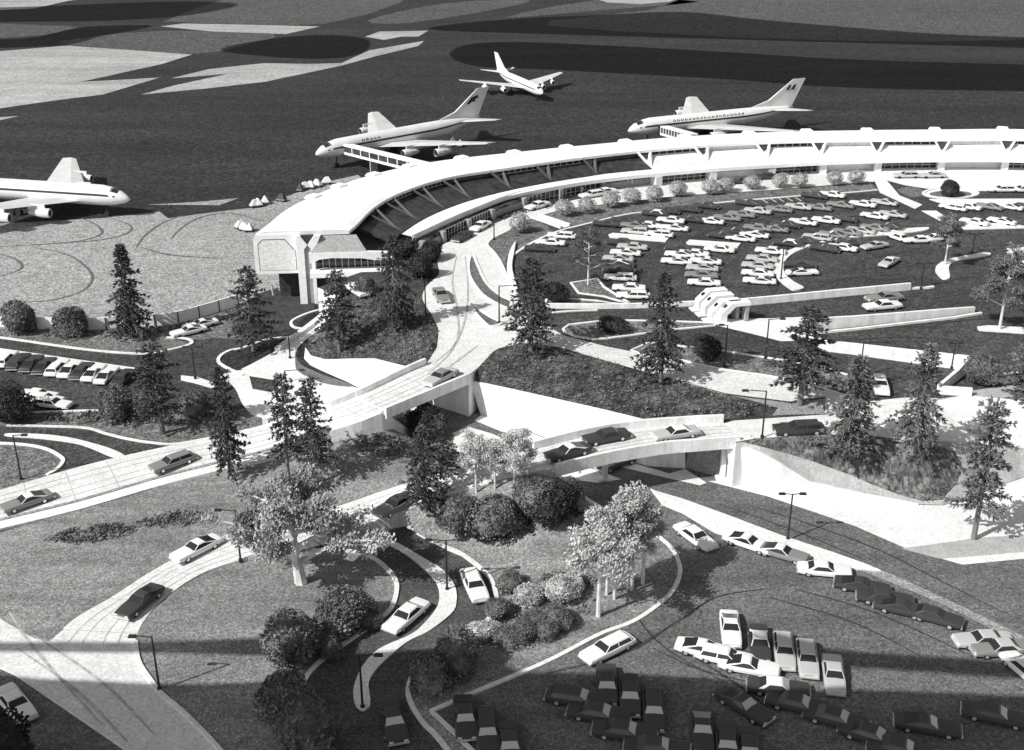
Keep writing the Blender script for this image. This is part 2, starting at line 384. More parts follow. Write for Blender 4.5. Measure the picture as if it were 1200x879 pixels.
# lawns on the foreground level
lawnA = sheet('west_lawn', [(-90, 645, .03), (-40, 634, .25), (0, 624, .28), (75, 603, .4), (125, 589, .5), (187, 571, .6), (250, 554, .8), (300, 541, 1.1), (345, 529, 1.6), (392, 513, 2.6), (440, 497, 3.6), (452, 500, 1.2), (480, 508, .05), (505, 516, .03), (532, 526, .03), (540, 545, 3.6), (528, 553, 3.9),
               (490, 564, 3.0), (440, 580, 2.0), (400, 594, 1.35), (330, 612, .7), (270, 627, .3), (230, 644, .12), (180, 670, .04), (130, 702, .03), (95, 722, .03), (75, 737, .03), (58, 752, .03), (40, 748, .03), (20, 737, .03), (0, 725, .03), (-90, 690, .03)], M_GRASS, 1.8, .02, rough=.05)
lawnE = sheet('grove_lawn', [(475, 600, 2.0), (505, 589, 2.8), (545, 577, 3.8), (590, 563, 5.0), (625, 555, 5.5), (652, 556, 4.6), (668, 571, 2.8), (690, 583, 1.5), (718, 601, .1), (745, 622, .04), (770, 628, .04), (784, 640, .04), (793, 653, .04), (797, 671, .04), (790, 690, .04), (773, 708, .04), (742, 730, .04), (702, 745, .04), (640, 777, .04), (505, 834, .04),
               (479, 805, .04), (490, 785, .04), (520, 765, .04), (560, 740, .04), (580, 714, .04), (581, 696, .04), (575, 679, .04), (565, 668, .04), (543, 651, .05), (514, 638, .1), (496, 629, .3), (480, 619, .8), (474, 609, 1.4)], M_GRASS, 1.5, .03, rough=.05)
# flat layers on the lower level
flat('parking_asphalt', [(480, 810), (505, 834), (640, 777), (702, 745), (742, 730), (773, 708), (790, 690), (797, 671), (793, 653), (784, 640), (745, 622), (718, 601), (690, 583), (668, 571), (640, 556), (560, 560), (500, 520), (470, 480), (430, 466), (560, 460), (700, 470), (830, 540), (860, 560), (1013, 583), (1072, 592), (1150, 577), (1300, 548), (1500, 540), (1500, 1040), (-200, 1040), (-200, 760), (0, 779)], 0, M_ASPH, .012)
flat('branch_asphalt', [(423, 616), (440, 612), (475, 597), (475, 600), (474, 609), (480, 619), (496, 629), (514, 638), (543, 651), (565, 668), (575, 679), (581, 696), (580, 714), (560, 740), (520, 765), (490, 785), (479, 805), (481, 824), (495, 847), (512, 864), (540, 900), (560, 940), (340, 940), (350, 879), (357, 819), (358, 796), (375, 776), (398, 759), (437, 732), (458, 714), (465, 691), (461, 676), (443, 658), (422, 648), (404, 646), (380, 640), (350, 638)], 0, M_LANE, .02)
flat('intersection_road', [(-120, 690), (0, 725), (20, 737), (45, 749), (58, 752), (110, 753), (159, 754), (163, 776), (177, 798), (190, 814), (218, 838), (256, 877), (300, 940), (220, 940), (147, 878), (82, 834), (22, 793), (0, 779), (-120, 720)], 0, M_ROAD, .024)
flat('loop_lawn', [(159, 754), (160, 745), (169, 727), (190, 703), (234, 674), (285, 657), (340, 645), (375, 642), (404, 647), (422, 649), (443, 659), (461, 677), (464, 691), (457, 714), (436, 732), (397, 759), (374, 776), (357, 796), (356, 819), (349, 879), (339, 940), (301, 940), (257, 877), (219, 838), (191, 814), (178, 798), (164, 776)], 0, M_GRASS, .028)
prism('curving_median', cr([(421, 621), (443, 629), (467, 638), (496, 655), (520, 670), (533, 688), (535, 706), (529, 720), (502, 741), (478, 753), (452, 774), (437, 791), (432, 803), (434, 820), (433, 829), (425, 834), (417, 828), (414, 815), (416, 802), (425, 782), (444, 762), (481, 745), (498, 731), (513, 711), (514, 691), (506, 677), (487, 659), (467, 645), (437, 631)], 5, True), 0, .17, M_PLAZA)
kerb('kerb', [(404, 646), (422, 648), (443, 658), (461, 676), (465, 691), (458, 714), (437, 732), (398, 759), (375, 776), (358, 796), (357, 819), (350, 879), (340, 940)], 0.02)
kerb('kerb', [(475, 598.5), (474, 608), (480, 618), (496, 629), (514, 638), (543, 651), (565, 668), (575, 679), (581, 696), (580, 714), (560, 740), (520, 765), (490, 785), (479, 805), (481, 824), (495, 847), (512, 864), (540, 900)])
kerb('kerb', [(505, 834), (570, 806), (640, 776.5), (702, 744.5), (742, 729), (773, 708), (790, 690), (797, 671), (793, 653), (784, 640), (770, 628)], .03, .45)
kerb('kerb', [(505, 834), (530, 857), (552, 879), (580, 905)], .02, .4)
kerb('kerb', [(159, 752), (163, 776), (177, 798), (190, 814), (218, 838), (256, 877), (300, 930)], .03, .4)
flat('grey_walk', [(479, 805), (505, 834), (552, 880), (580, 908), (545, 908), (512, 864), (495, 847), (481, 824)], 0, M_WALK, .03)
flat('lane_line', [(-60, 752), (0, 779), (22, 792), (82, 833), (147, 877), (200, 915), (197, 917), (143, 878), (79, 834), (19, 793), (-60, 757)], 0, M_KERB, .04)
# divider between car park and lower road
prism('lower_median', [(762, 574), (769, 577), (800, 586), (858, 607), (916, 629), (974, 648), (1016, 663), (1032, 670), (1000, 668), (962, 657), (900, 643), (858, 631), (838, 625), (800, 602), (776, 592)], 0, .2, M_PLAZA)
flat('grey_walk', [(1032, 670), (1016, 664), (1040, 671), (1100, 698), (1200, 746), (1300, 794), (1290, 806), (1200, 756), (1100, 706), (1010, 669)], 0, M_WALK, .03)
# lower road concrete apron at the foot of the right wall
flat('lower_apron', [(829, 564), (857, 563), (876, 571), (912, 578), (950, 580), (1013, 581), (1072, 591), (1105, 592), (1150, 576), (1200, 559), (1300, 546), (1450, 540), (1450, 690), (1300, 668), (1200, 655), (1128, 662), (1062, 643), (1000, 616), (900, 582)], 0, M_PLAZA, .03)
flat('island_verge', [(1055, 643), (1080, 640), (1116, 635), (1141, 631), (1200, 627), (1300, 622), (1300, 660), (1200, 647), (1132, 653), (1100, 655)], 0, M_SLOPE, .045)
flat('lower_apron', [(530, 508), (548, 500), (575, 508), (600, 518), (628, 530), (628, 545), (600, 545), (560, 552), (535, 545)], 0, M_PLAZA, .03)
flat('lower_road_edge', [(556, 493), (567, 484), (600, 498), (633, 512), (760, 548), (784, 555), (803, 550), (828, 566), (820, 569), (780, 560), (700, 541), (630, 521), (590, 507)], 0, M_PLAZA, .034)
flat('lower_walk', [(634, 552), (672, 545), (700, 551), (728, 562), (700, 566), (676, 563)], 0, M_PLAZA, .034)
# west side, lower level
flat('west_verge', [(-120, 386), (0, 381), (110, 385), (190, 379), (240, 368), (300, 352), (330, 350), (352, 358), (330, 385), (300, 398), (280, 410), (230, 398), (215, 398), (196, 396), (225, 402), (218, 406), (198, 411), (167, 415), (100, 410), (0, 396), (-120, 380)], 0, M_GRASS2, .012)
flat('west_lot', [(-120, 384), (0, 396), (100, 410), (167, 415), (198, 411), (220, 405), (226, 401), (250, 396), (300, 398), (282, 410), (258, 419), (256, 425), (270, 432), (286, 440), (290, 470), (250, 483), (95, 482), (0, 487), (-120, 492)], 0, M_ASPHD, .018)
flat('west_asphalt', [(-120, 498), (8, 498), (50, 499), (100, 501), (125, 508), (150, 514), (175, 518), (205, 520), (215, 524), (130, 545), (60, 564), (-120, 610)], 0, M_ASPHD, .02)
flat('west_grass', [(-120, 487), (0, 485), (95, 482), (250, 482), (300, 478), (330, 470), (400, 470), (380, 485), (330, 500), (245, 515), (205, 521), (175, 519), (150, 515), (125, 509), (100, 502), (50, 500), (8, 499), (-120, 500)], 0, M_GRASS2, .026)
flat('loop_island', cr([(-120, 522), (0, 520), (32, 522), (55, 527), (70, 535), (74, 542), (67, 550), (55, 557), (0, 574), (-120, 605)], 4, True), 0, M_GRASS2, .03)
kerb('kerb', [(-60, 518), (0, 520), (32, 522), (55, 527), (70, 535), (74, 541), (67, 550), (55, 557)], .02)
prism('loop_median', cr([(10, 509), (50, 510), (82, 514), (107, 520), (130, 527), (146, 535), (134, 537), (107, 526), (87, 520), (50, 515), (10, 512)], 4, True), 0, .17, M_PLAZA)
kerb('kerb', [(8, 499), (50, 500), (100, 502), (125, 509), (150, 515), (175, 519), (205, 521), (245, 514)], .02, .4)
kerb('kerb', [(-60, 391), (0, 396), (100, 410), (167, 415), (198, 410.5), (220, 405), (225, 401), (217, 397), (195, 396)], .02, .5)
kerb('kerb', [(350, 395), (315, 398), (285, 408), (270, 411), (259, 417), (256, 424), (265, 431), (285, 440)], .02, .5)
kerb('kerb', [(-60, 490), (0, 486), (95, 482), (150, 482), (215, 482), (250, 483)], .02, .4)
prism('parking_walk', [(-60, 400), (0, 409), (75, 420), (158, 432), (158, 437), (75, 426), (0, 416), (-60, 408)], 0, .16, M_PLAZA)
flat('parking_walk', [(212, 440), (232, 442), (260, 452), (247, 455), (230, 450), (212, 446)], 0, M_PLAZA, .03)
flat('service_road', cr([(258, 441), (282, 433), (325, 410), (362, 384), (388, 362), (398, 366), (378, 384), (352, 404), (347, 418), (358, 432), (390, 446), (430, 458), (470, 470), (390, 486), (330, 490), (300, 488), (285, 475), (275, 455)], 4, True), 0, M_PLAZA, .034)
flat('service_wedge', cr([(346, 405), (347, 418), (354, 428), (380, 440), (415, 452), (400, 453), (375, 448), (350, 436), (346, 425)], 3, True), 0, M_ASPH, .045)
flat('service_wedge', [(292, 441), (330, 447), (318, 460), (296, 456)], 0, M_ASPHD, .045)
kerb('kerb', [(325, 411), (362, 384), (386, 365)], .03, .9, .5)
flat('west_forecourt', [(300, 345), (330, 336), (372, 340), (368, 362), (345, 384), (300, 397), (270, 390)], 0, M_SOIL_SHADE, .036)
kerb('kerb', [(380, 362), (362, 367), (346, 374), (341, 379), (345, 384), (358, 386)], .03, .45)
# airfield patches
flat('apron', [(-120, 272), (0, 262), (117, 256), (187, 248), (197, 256), (240, 250), (300, 243), (337, 230), (383, 213), (420, 205), (440, 225), (350, 330), (300, 352), (240, 368), (190, 379), (110, 385), (0, 381), (-120, 386)], 0, M_APRON, .012)
flat('apron_strip', [(173, 240), (257, 240.5), (280, 232), (240, 236)], 0, M_APRON, .012)
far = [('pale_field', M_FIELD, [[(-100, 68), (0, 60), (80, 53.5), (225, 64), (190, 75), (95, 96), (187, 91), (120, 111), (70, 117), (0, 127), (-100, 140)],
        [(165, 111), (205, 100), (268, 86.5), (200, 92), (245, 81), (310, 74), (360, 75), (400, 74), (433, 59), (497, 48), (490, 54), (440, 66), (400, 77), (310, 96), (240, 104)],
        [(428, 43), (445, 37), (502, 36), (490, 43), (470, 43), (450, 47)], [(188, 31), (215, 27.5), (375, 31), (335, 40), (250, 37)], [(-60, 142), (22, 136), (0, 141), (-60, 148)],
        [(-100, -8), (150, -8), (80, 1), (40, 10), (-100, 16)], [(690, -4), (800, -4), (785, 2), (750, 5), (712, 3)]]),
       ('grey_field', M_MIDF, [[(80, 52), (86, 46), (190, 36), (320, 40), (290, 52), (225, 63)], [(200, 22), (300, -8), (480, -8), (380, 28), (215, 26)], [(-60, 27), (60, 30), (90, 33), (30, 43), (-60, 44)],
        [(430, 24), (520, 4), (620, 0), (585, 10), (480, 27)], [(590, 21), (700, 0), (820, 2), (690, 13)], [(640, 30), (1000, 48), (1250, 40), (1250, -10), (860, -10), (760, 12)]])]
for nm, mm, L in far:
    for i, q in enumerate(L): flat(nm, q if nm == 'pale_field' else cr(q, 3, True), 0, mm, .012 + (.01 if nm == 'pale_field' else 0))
# ================================================================ UPPER LEVEL SURFACES
Z = ZP
arc = [pol(t, rB(t) + .6, Z) for t in [151 - 3 * i for i in range(28)]]
def wflat(name, P, z, m, dz):
    vs, fs = cdt([(q.x, q.y) for q in P], []); return struct(new_obj(name, up(mesh(name, [(v.x, v.y, z + dz) for v in vs], fs, m))))
inner = [(1330, 224), (1130, 224), (1085, 221), (1060, 217), (1037, 211), (1020, 213), (900, 223), (800, 229), (720, 238), (660, 245), (622, 256), (597, 269), (577, 280), (571, 287), (577, 294), (584, 303), (590, 315), (595, 328), (606, 345), (618, 362), (640, 381)]
roadT = [(512, 407), (514, 388), (510, 377), (504, 366), (495, 350), (500, 335), (514, 322), (513, 310), (511, 296), (520, 286), (532, 280)]
wflat('terminal_road', [at(x, y, Z) for x, y in [(500, 426)] + cr(roadT, 3)] + [at(x, y, Z) for x, y in ((555, 271), (580, 262), (610, 249), (640, 241), (700, 229))] + [q for q in arc if (q - TC).length and q.x > at(725, 221, Z).x] + [at(x, y, Z) for x, y in inner] +
      [at(x, y, Z) for x, y in cr([(660, 393), (710, 406), (740, 412), (767, 422), (800, 424), (850, 435), (894, 441), (967, 454), (1013, 471)], 2)] +
      [at(x, y, Z) for x, y in [(1013, 480), (967, 465), (943, 468), (929, 471), (850, 461), (800, 447), (775, 442), (737, 432), (700, 422), (662, 411), (642, 405), (610, 402), (585, 408), (578, 412), (560, 431), (549, 440)]], Z, M_ROAD, .012)
wflat('planting_and_shade', [q for q in arc if at(478, 290, Z).x < q.x < at(712, 222, Z).x] + [at(x, y, Z) for x, y in ((700, 229), (640, 241), (610, 249), (580, 262), (555, 271), (532, 280), (520, 286), (511, 296), (513, 310), (514, 322), (500, 335), (480, 338), (462, 335), (458, 315))], Z, M_SOIL_SHADE, .02)  # dark sheet: planting soil plus the canopy shadow, put into its colour
flat('plaza', [(1000, 455), (1013, 471), (1060, 466), (1100, 467), (1088, 470), (1060, 516), (1025, 511), (965, 509), (885, 514), (862, 518), (846, 497), (860, 493), (967, 486), (967, 466), (990, 462)], Z, M_PLAZA, .016)
wflat('plaza', [q for q in arc if q.x > at(960, 200, Z).x] + [at(x, y, Z) for x, y in [(1330, 223), (1130, 223), (1085, 221), (1060, 217), (1037, 211), (1020, 213.5), (975, 216)]], Z, M_PLAZA, .018)
flat('shrub_strip', [(622, 257), (660, 246), (720, 239), (800, 230), (900, 224), (1020, 214), (1028, 223), (996, 226), (943, 229.5), (833, 239.5), (773, 247.5), (733, 252.5), (683, 264.5), (662, 268)], Z, M_GRASS2, .02)
flat('corner_verge', [(597, 270), (577, 280), (571, 287), (577, 294), (584, 303), (590, 315), (594, 300), (602, 299), (620, 287), (650, 273), (640, 264), (622, 257)], Z, M_GRASS2, .02)
kerb('kerb', [(602, 299), (620, 287), (650, 273), (683, 264), (733, 252), (773, 247), (833, 239), (943, 229.5), (996, 226), (1028, 223)], Z, .5)
kerb('kerb', [(597, 270), (577, 280), (571, 287), (577, 294), (584, 303), (590, 315), (595, 328), (606, 345)], Z, .4)
prism('kerb_island', cr([(604, 286), (597, 298), (594, 317), (597, 330), (606, 341), (603, 330), (600, 315), (602, 300)], 4, True), Z, .5, M_WHITE)
for nm, q in (('crescent_island', [(552, 299), (556, 302), (560, 312), (570, 332), (587, 347), (599, 353), (596, 361), (584, 357), (565, 345), (552, 327), (549, 312)]),
              ('crescent_island', [(552, 355), (560, 362), (575, 372), (588, 379), (575, 383), (568, 379), (557, 367)])):
    p = cr(q, 4, True); flat(nm, p, Z, M_ASPH, .03); kerb('kerb', p, Z, .45, .16, smooth=0, closed=True)
for q in ([(624, 256), (642, 262), (658, 268)], [(632, 253), (650, 259), (668, 265)]): kerb('path_edge', q, Z, .5, .45, smooth=0)
flat('path', [(624, 256), (632, 253), (668, 265), (658, 268)], Z, M_PLAZA, .04)
# islands south of the car park
for nm, q, mm in (('island_verge', [(660, 386), (667, 381), (702, 377), (735, 376), (790, 377), (838, 379), (838, 382), (787, 387), (750, 392), (712, 397), (695, 398), (675, 395), (662, 390)], M_GRASS2),
                  ('island_verge', [(760, 402), (797, 406), (830, 409), (880, 417), (940, 426), (967, 432), (1000, 442), (1012, 458), (967, 453), (894, 440), (850, 434), (800, 423), (767, 421), (740, 411)], M_GRASS2),
                  ('island_verge', [(647, 349), (700, 353), (730, 357), (640, 358), (640, 352)], M_GRASS2),
                  ('tree_island', [(669, 332), (700, 327), (708, 337), (738, 356), (725, 353), (708, 348), (678, 344)], M_GRASS2)):
    flat(nm, q, Z, mm, .03); kerb('kerb', q, Z, .4, .16, smooth=0, closed=True)
flat('road_verge', [(600, 404), (642, 407), (662, 413), (700, 424), (737, 434), (775, 444), (800, 449), (850, 463), (929, 473), (967, 467), (967, 485), (905, 487), (912, 478), (890, 472), (850, 462), (800, 447.5), (760, 438), (700, 421), (660, 409), (640, 406)], Z, M_WALK, .03)
flat('walkway', [(840, 374), (905, 373), (952, 371), (956, 387), (964, 399), (915, 400), (880, 391), (842, 382)], Z, M_PLAZA, .02)
flat('crosswalk', [(1024, 210), (1037, 209), (1054, 229), (1081, 240), (1072, 245), (1031, 226)], Z, M_PLAZA, .03)
flat('crosswalk', [(1079, 247), (1097, 247), (1113, 257), (1101, 259)], Z, M_PLAZA, .03)
ring = [(1114 + 32 * math.cos(a), 227 + 6 * math.sin(a)) for a in [2 * math.pi * i / 28 for i in range(28)]]
flat('ring_island', ring, Z, M_PLAZA, .035); kerb('kerb', ring, Z, .6, .2, smooth=0, closed=True)
flat('ring_verge', [(1114 + 25 * math.cos(a), 227.5 + 3.8 * math.sin(a)) for a in [2 * math.pi * i / 24 for i in range(24)]], Z, M_GRASS2, .05)
prism('parking_walk', [(1089, 234), (1330, 233), (1330, 238), (1108, 240)], Z, .16, M_PLAZA)
prism('parking_walk', [(1121, 262), (1330, 264), (1330, 268), (1200, 268), (1130, 269.5)], Z, .16, M_PLAZA)
prism('curved_median', cr([(1088, 267.5), (1070, 268), (1050, 270), (1013, 275), (967, 283), (945, 288), (930, 292), (915, 300), (908, 310), (907, 319), (912, 328), (921, 336), (930, 341), (942, 338), (930, 331), (920, 322), (918, 312), (923, 303), (935, 295), (962, 285.5), (1002, 279), (1051, 275), (1083, 271)], 4, True), Z, .2, M_PLAZA)
prism('hooked_median', cr([(1096, 318), (1099, 311), (1114, 304), (1153, 297), (1159, 300), (1123, 306), (1112, 313), (1113, 326), (1106, 328), (1101, 325)], 4, True), Z, .2, M_PLAZA)
prism('parking_median', cr([(1184, 294), (1190, 291), (1300, 290), (1300, 299), (1190, 299)], 2, True), Z, .2, M_PLAZA)
prism('parking_median', cr([(1184, 309), (1190, 306), (1300, 306), (1300, 312), (1190, 311)], 2, True), Z, .2, M_PLAZA)
prism('parking_median', [(1145, 384), (1158, 382.5), (1300, 391), (1300, 398), (1200, 391.5), (1147, 388)], Z, .2, M_PLAZA)
prism('parking_median', [(713, 276), (718, 274), (784, 279), (780, 284), (715, 279)], Z, .2, M_PLAZA)
prism('parking_median', [(804, 285), (808, 282), (868, 286), (864, 291), (806, 287)], Z, .2, M_PLAZA)
flat('grass_end', cr([(1052, 222), (1066, 219), (1080, 222), (1083, 229), (1070, 231), (1056, 226)], 3, True), Z, M_GRASS2, .03)
kerb('kerb', [(647, 367), (670, 365), (700, 364)], Z, .4); kerb('kerb', [(1200, 436), (1170, 440), (1155, 447)], Z, .4)
flat('corner_verge', [(1098, 459), (1137, 463), (1200, 470), (1300, 477), (1300, 452), (1180, 452), (1138, 458)], Z, M_SLOPE, .02)
# parking bay lines on the outer row
mb = MB()
for x, y in ((893, 234), (903, 233), (912, 232.5), (922, 232), (932, 231.5)):
    a, b = at(x, y, Z), at(x + 7, y + 4, Z); v_, f_ = sweep([a, b], .2, .03, .02); mb.add(v_, f_)
struct(mb.build('bay_lines', M_PAINT))
# tyre marks as worn rubber on the surfaces
mb = MB()
MK = []
def mark(pts, z, wd=.32, n=6, dz=.055):
    P = [at(x, y, z) for x, y in cr(pts, n)]; v_, f_ = [], []
    for i, p in enumerate(P):
        t = (P[min(i + 1, len(P) - 1)] - P[max(0, i - 1)]).normalized(); s = Vector((-t.y, t.x, 0)) * wd * (.3 + .7 * math.sin(math.pi * (i + .5) / len(P))) / 2
        v_ += [p + s + Vector((0, 0, dz)), p - s + Vector((0, 0, dz))]
    mb.add(v_, [(2 * i, 2 * i + 1, 2 * i + 3, 2 * i + 2) for i in range(len(P) - 1)])
for q in ([(52, 189), (90, 181), (140, 179), (190, 183), (230, 193), (257, 205)], [(270, 178), (300, 160), (340, 150), (400, 138), (485, 124)], [(0, 289), (60, 286), (120, 281), (150, 273), (152, 264), (130, 256)], [(40, 287), (90, 283), (118, 275), (115, 265), (95, 256)],
          [(40, 290), (80, 299), (103, 315), (108, 328), (95, 342), (60, 352), (30, 354)], [(160, 290), (170, 276), (190, 262), (215, 252)], [(200, 281), (212, 268), (235, 255), (270, 250), (310, 260)], [(0, 298), (20, 305), (25, 315), (0, 324)], [(165, 290), (200, 299), (260, 303)],
          [(640, 122), (665, 130), (668, 138), (640, 142), (600, 144)], [(610, 146), (680, 142), (705, 133), (700, 125)], [(690, 125), (720, 113)], [(950, 104), (1040, 113), (1110, 120)], [(800, 105), (900, 106)], [(210, 221), (300, 214), (340, 205)]):
    if max(p[1] for p in q) < 240: mark(q, 0, .6)
    else: MK.append(q)
for q in ([(0, 604), (75, 585), (130, 571), (187, 553)],): pass
for q in ([(775, 655), (740, 690), (745, 720), (780, 760), (850, 800)], [(750, 755), (800, 725), (840, 700), (900, 690)], [(640, 790), (720, 770), (760, 752), (790, 730)], [(765, 760), (820, 785), (880, 800)], [(780, 750), (860, 800), (900, 830)], [(870, 590), (950, 615), (1030, 645), (1100, 680), (1180, 720)],
          [(840, 590), (930, 622), (1010, 655)], [(900, 700), (1000, 730), (1080, 770)], [(930, 690), (1030, 720), (1140, 770)]): mark(q, 0, .22)
for q in ([(1000, 320), (1010, 306), (1050, 297), (1085, 290)], [(960, 335), (1000, 325), (1060, 322)], [(780, 335), (785, 300), (820, 275), (900, 256), (1000, 248)], [(1090, 350), (1150, 340), (1140, 325), (1080, 337)], [(1090, 390), (1100, 380), (1150, 374), (1200, 372)], [(980, 400), (1060, 395), (1130, 400)],
          [(850, 300), (870, 285), (930, 268), (1000, 258)], [(1140, 290), (1180, 287), (1230, 288)]): mark(q, Z, .25)
struct(mb.build('tyre_marks', M_MARK)); mb = MB()
for q in ([(545, 300), (548, 330), (546, 370), (530, 410), (500, 440)], [(535, 300), (530, 330), (536, 365), (535, 400), (510, 425)], [(560, 405), (540, 420), (520, 435)]): mark(q, Z, .3)
for q in ([(190, 690), (150, 715), (110, 745)], [(0, 700), (40, 760), (120, 850)], [(40, 745), (120, 800), (180, 860)], [(20, 760), (90, 810), (150, 870)]): mark(q, 0, .3)
struct(mb.build('tyre_marks', M_MARK2)); mb = MB()
for q in MK: mark(q, 0, .55)
struct(mb.build('tyre_marks', mat('apron_rubber_mark', .13, ((1.2, .4),)))); mb = MB()
def strip_on(A, B, f, wd, dz=.02):
    P = [a.lerp(b, f) for a, b in zip(A, B)]; n = len(P); v_ = []
    for i, p in enumerate(P):
        s = (B[i] - A[i]).normalized() * wd / 2; v_ += [p + s + Vector((0, 0, dz)), p - s + Vector((0, 0, dz))]
    mb.add(v_, [(2 * i, 2 * i + 1, 2 * i + 3, 2 * i + 2) for i in range(n - 1)])
for A, B in ((r1A, r1B), (d1A, d1B), (r2A, r2B), (d2A, d2B)):
    for f, wd in ((.22, .16), (.38, .12), (.62, .14), (.8, .16)): strip_on(A, B, f, wd)
    for i in range(2, len(A) - 1, 6):
        a, b = A[i].lerp(B[i], .03), A[i].lerp(B[i], .97); s = (A[i + 1] - A[i]).normalized() * .04; z = Vector((0, 0, .024)); mb.add([a + s + z, b + s + z, b - s + z, a - s + z], [(0, 1, 2, 3)])
struct(mb.build('wheel_tracks', mat('wheel_track', .5, ((.8, .25),))))
# ================================================================ WALLS, BRIDGES
def fixn(me):
    bm = bmesh.new(); bm.from_mesh(me); bmesh.ops.remove_doubles(bm, verts=bm.verts, dist=1e-4); bmesh.ops.recalc_face_normals(bm, faces=bm.faces); bm.to_mesh(me); bm.free(); return me
def wall_between(name, top, bot, m, thick=.4, n=40):
    """wall face between two world polylines, with a thickness behind it"""
    A, B = resample(top, n), resample(bot, n); V = []; Fc = []
    for a, b in zip(A, B):
        bk = Vector((a.x, a.y, 0)) - CAM; bk.z = 0; bk.normalize(); bk *= thick
        V += [a, b, b + bk, a + bk]
    for i in range(n - 1):
        p, q = 4 * i, 4 * i + 4
        Fc += [(p + k, p + (k + 1) % 4, q + (k + 1) % 4, q + k) for k in range(4)]
    Fc += [(0, 1, 2, 3), (4 * n - 4, 4 * n - 3, 4 * n - 2, 4 * n - 1)]
    return new_obj(name, fixn(mesh(name, V, Fc, m)))
W = lambda L: [at(*q) for q in L]
o = wall_between('retaining_wall', W([(551, 446.5, 4.7), (600, 457, 5.1), (640, 466, 5.5), (700, 479.5, 5.7), (750, 491.5, 5.9), (803, 507, 5.2)]), W([(563, 486, -.05), (600, 498, -.05), (633, 511, -.05), (700, 531, -.05), (760, 547, -.05), (803, 549.5, -.05)]), M_WHITE)
tag(o, 'long white battered retaining wall under the dark planted slope between the two bridges', 'retaining wall', 'concrete retaining walls')
o = wall_between('retaining_wall', W([(850, 519.5, 5.5), (864, 522, 5.4), (880, 526.5, 5.3), (900, 534.5, 4.95), (917, 544.5, 4.1), (952, 566, 1.8), (1013, 579.5, .95), (1076, 591, .25)]), W([(857, 564.5, -.05), (866, 567.5, -.05), (876, 571, -.05), (912, 578.5, -.05), (950, 582, -.05), (985, 586, -.05), (1013, 588.5, -.05), (1077, 594, -.05)]), M_WHITE)
tag(o, 'white retaining wall sinking to nothing at the foot of the right hand hill', 'retaining wall', 'concrete retaining walls')
tp = W([(358, 408, 1.5), (365, 418, 1.2), (382, 422.5, 1.6), (410, 421.5, 3.0), (440, 421.5, 4.6), (480, 431.5, 5.5), (500, 426, 6)])
o = wall_between('retaining_wall', tp, [Vector((p.x - .15 * p.z, p.y - .35 * p.z, -.05)) for p in tp], M_WHITE)
tag(o, 'white triangular retaining wall below the tree-planted bank next to the terminal road', 'retaining wall', 'concrete retaining walls')
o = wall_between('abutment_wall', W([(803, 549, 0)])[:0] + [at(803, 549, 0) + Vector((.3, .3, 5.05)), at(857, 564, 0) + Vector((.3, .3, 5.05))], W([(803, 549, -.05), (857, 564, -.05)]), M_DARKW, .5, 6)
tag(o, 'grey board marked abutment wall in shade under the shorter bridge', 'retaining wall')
tp = W([(648, 553, 5.0), (655, 559, 4.4), (668, 572, 3.2), (690, 584, 1.9), (719, 601.5, .5)])
v_, f_ = [], []
for p in tp: v_ += [p, Vector((p.x + .1, p.y - .1, -.05)), Vector((p.x - .5, p.y, -.05)), Vector((p.x - .5, p.y, p.z))]
for i in range(len(tp) - 1): f_ += [(4 * i + k, 4 * i + (k + 1) % 4, 4 * i + 4 + (k + 1) % 4, 4 * i + 4 + k) for k in range(4)]
o = new_obj('wing_wall', fixn(mesh('wing_wall', v_, f_, M_WHITE))); tag(o, 'low white wing wall stepping down beside the birch grove under the bridge', 'retaining wall')
tp = W([(388, 505, 4.15), (420, 495, 5.0), (450, 483, 5.7), (458, 490, 4.0), (485, 507, .6)])
o = wall_between('wing_wall', tp, [Vector((p.x, p.y - .1, -.05)) for p in tp], M_WHITE, .45, 12); tag(o, 'white wing wall at the near end of the long road bridge', 'retaining wall')

def bridge(name, deck, A, B, label, cols, hA, hB, a0=0):
    t = empty(name, (A[0] + B[0]) / 2); t.location.z = 0; off = Vector(t.location); tag(t, label, 'bridge', 'road bridges over the lower road')
    inv = Matrix.Translation(-off); deck.data.transform(inv); deck.parent = t
    for P, h, sgn in ((A, hA, 1), (B, hB, -1)):
        v_, f_ = sweep([p - off for p in P], .4, h, -1.06)
        mid = [(a + b) / 2 for a, b in zip(A, B)]
        d = [(p - q) for p, q in zip(P, mid)]
        sh = [Vector((x.x, x.y, 0)).normalized() * .22 for x in d]
        v_ = [Vector(v) + sh[i // 4] for i, v in enumerate(v_)]
        new_obj('parapet', fixn(mesh('parapet', v_, f_, M_WHITE)), t)
    for (px, py, zt) in cols:
        c = at(px, py, 0); mb = MB(); mb.box((c.x - off.x, c.y - off.y, zt / 2), (.62, .62, zt)); mb.box((c.x - off.x, c.y - off.y, .15), (1.6, 1.1, .3))
        mb.build('pier', M_WHITE, t)
    return t
bridge('road_bridge', deck1, d1A, d1B, 'long sloping concrete road bridge climbing to the terminal loop', [(545, 481, 5.0), (479, 496, 4.6)], .85, .45)
bridge('road_bridge', deck2, d2A, d2B, 'short concrete road bridge with curved parapets crossing beside the birch trees', [(709, 562, 5.0), (671, 553, 5.0), (846, 561, 5.0)], 1.0, .5)
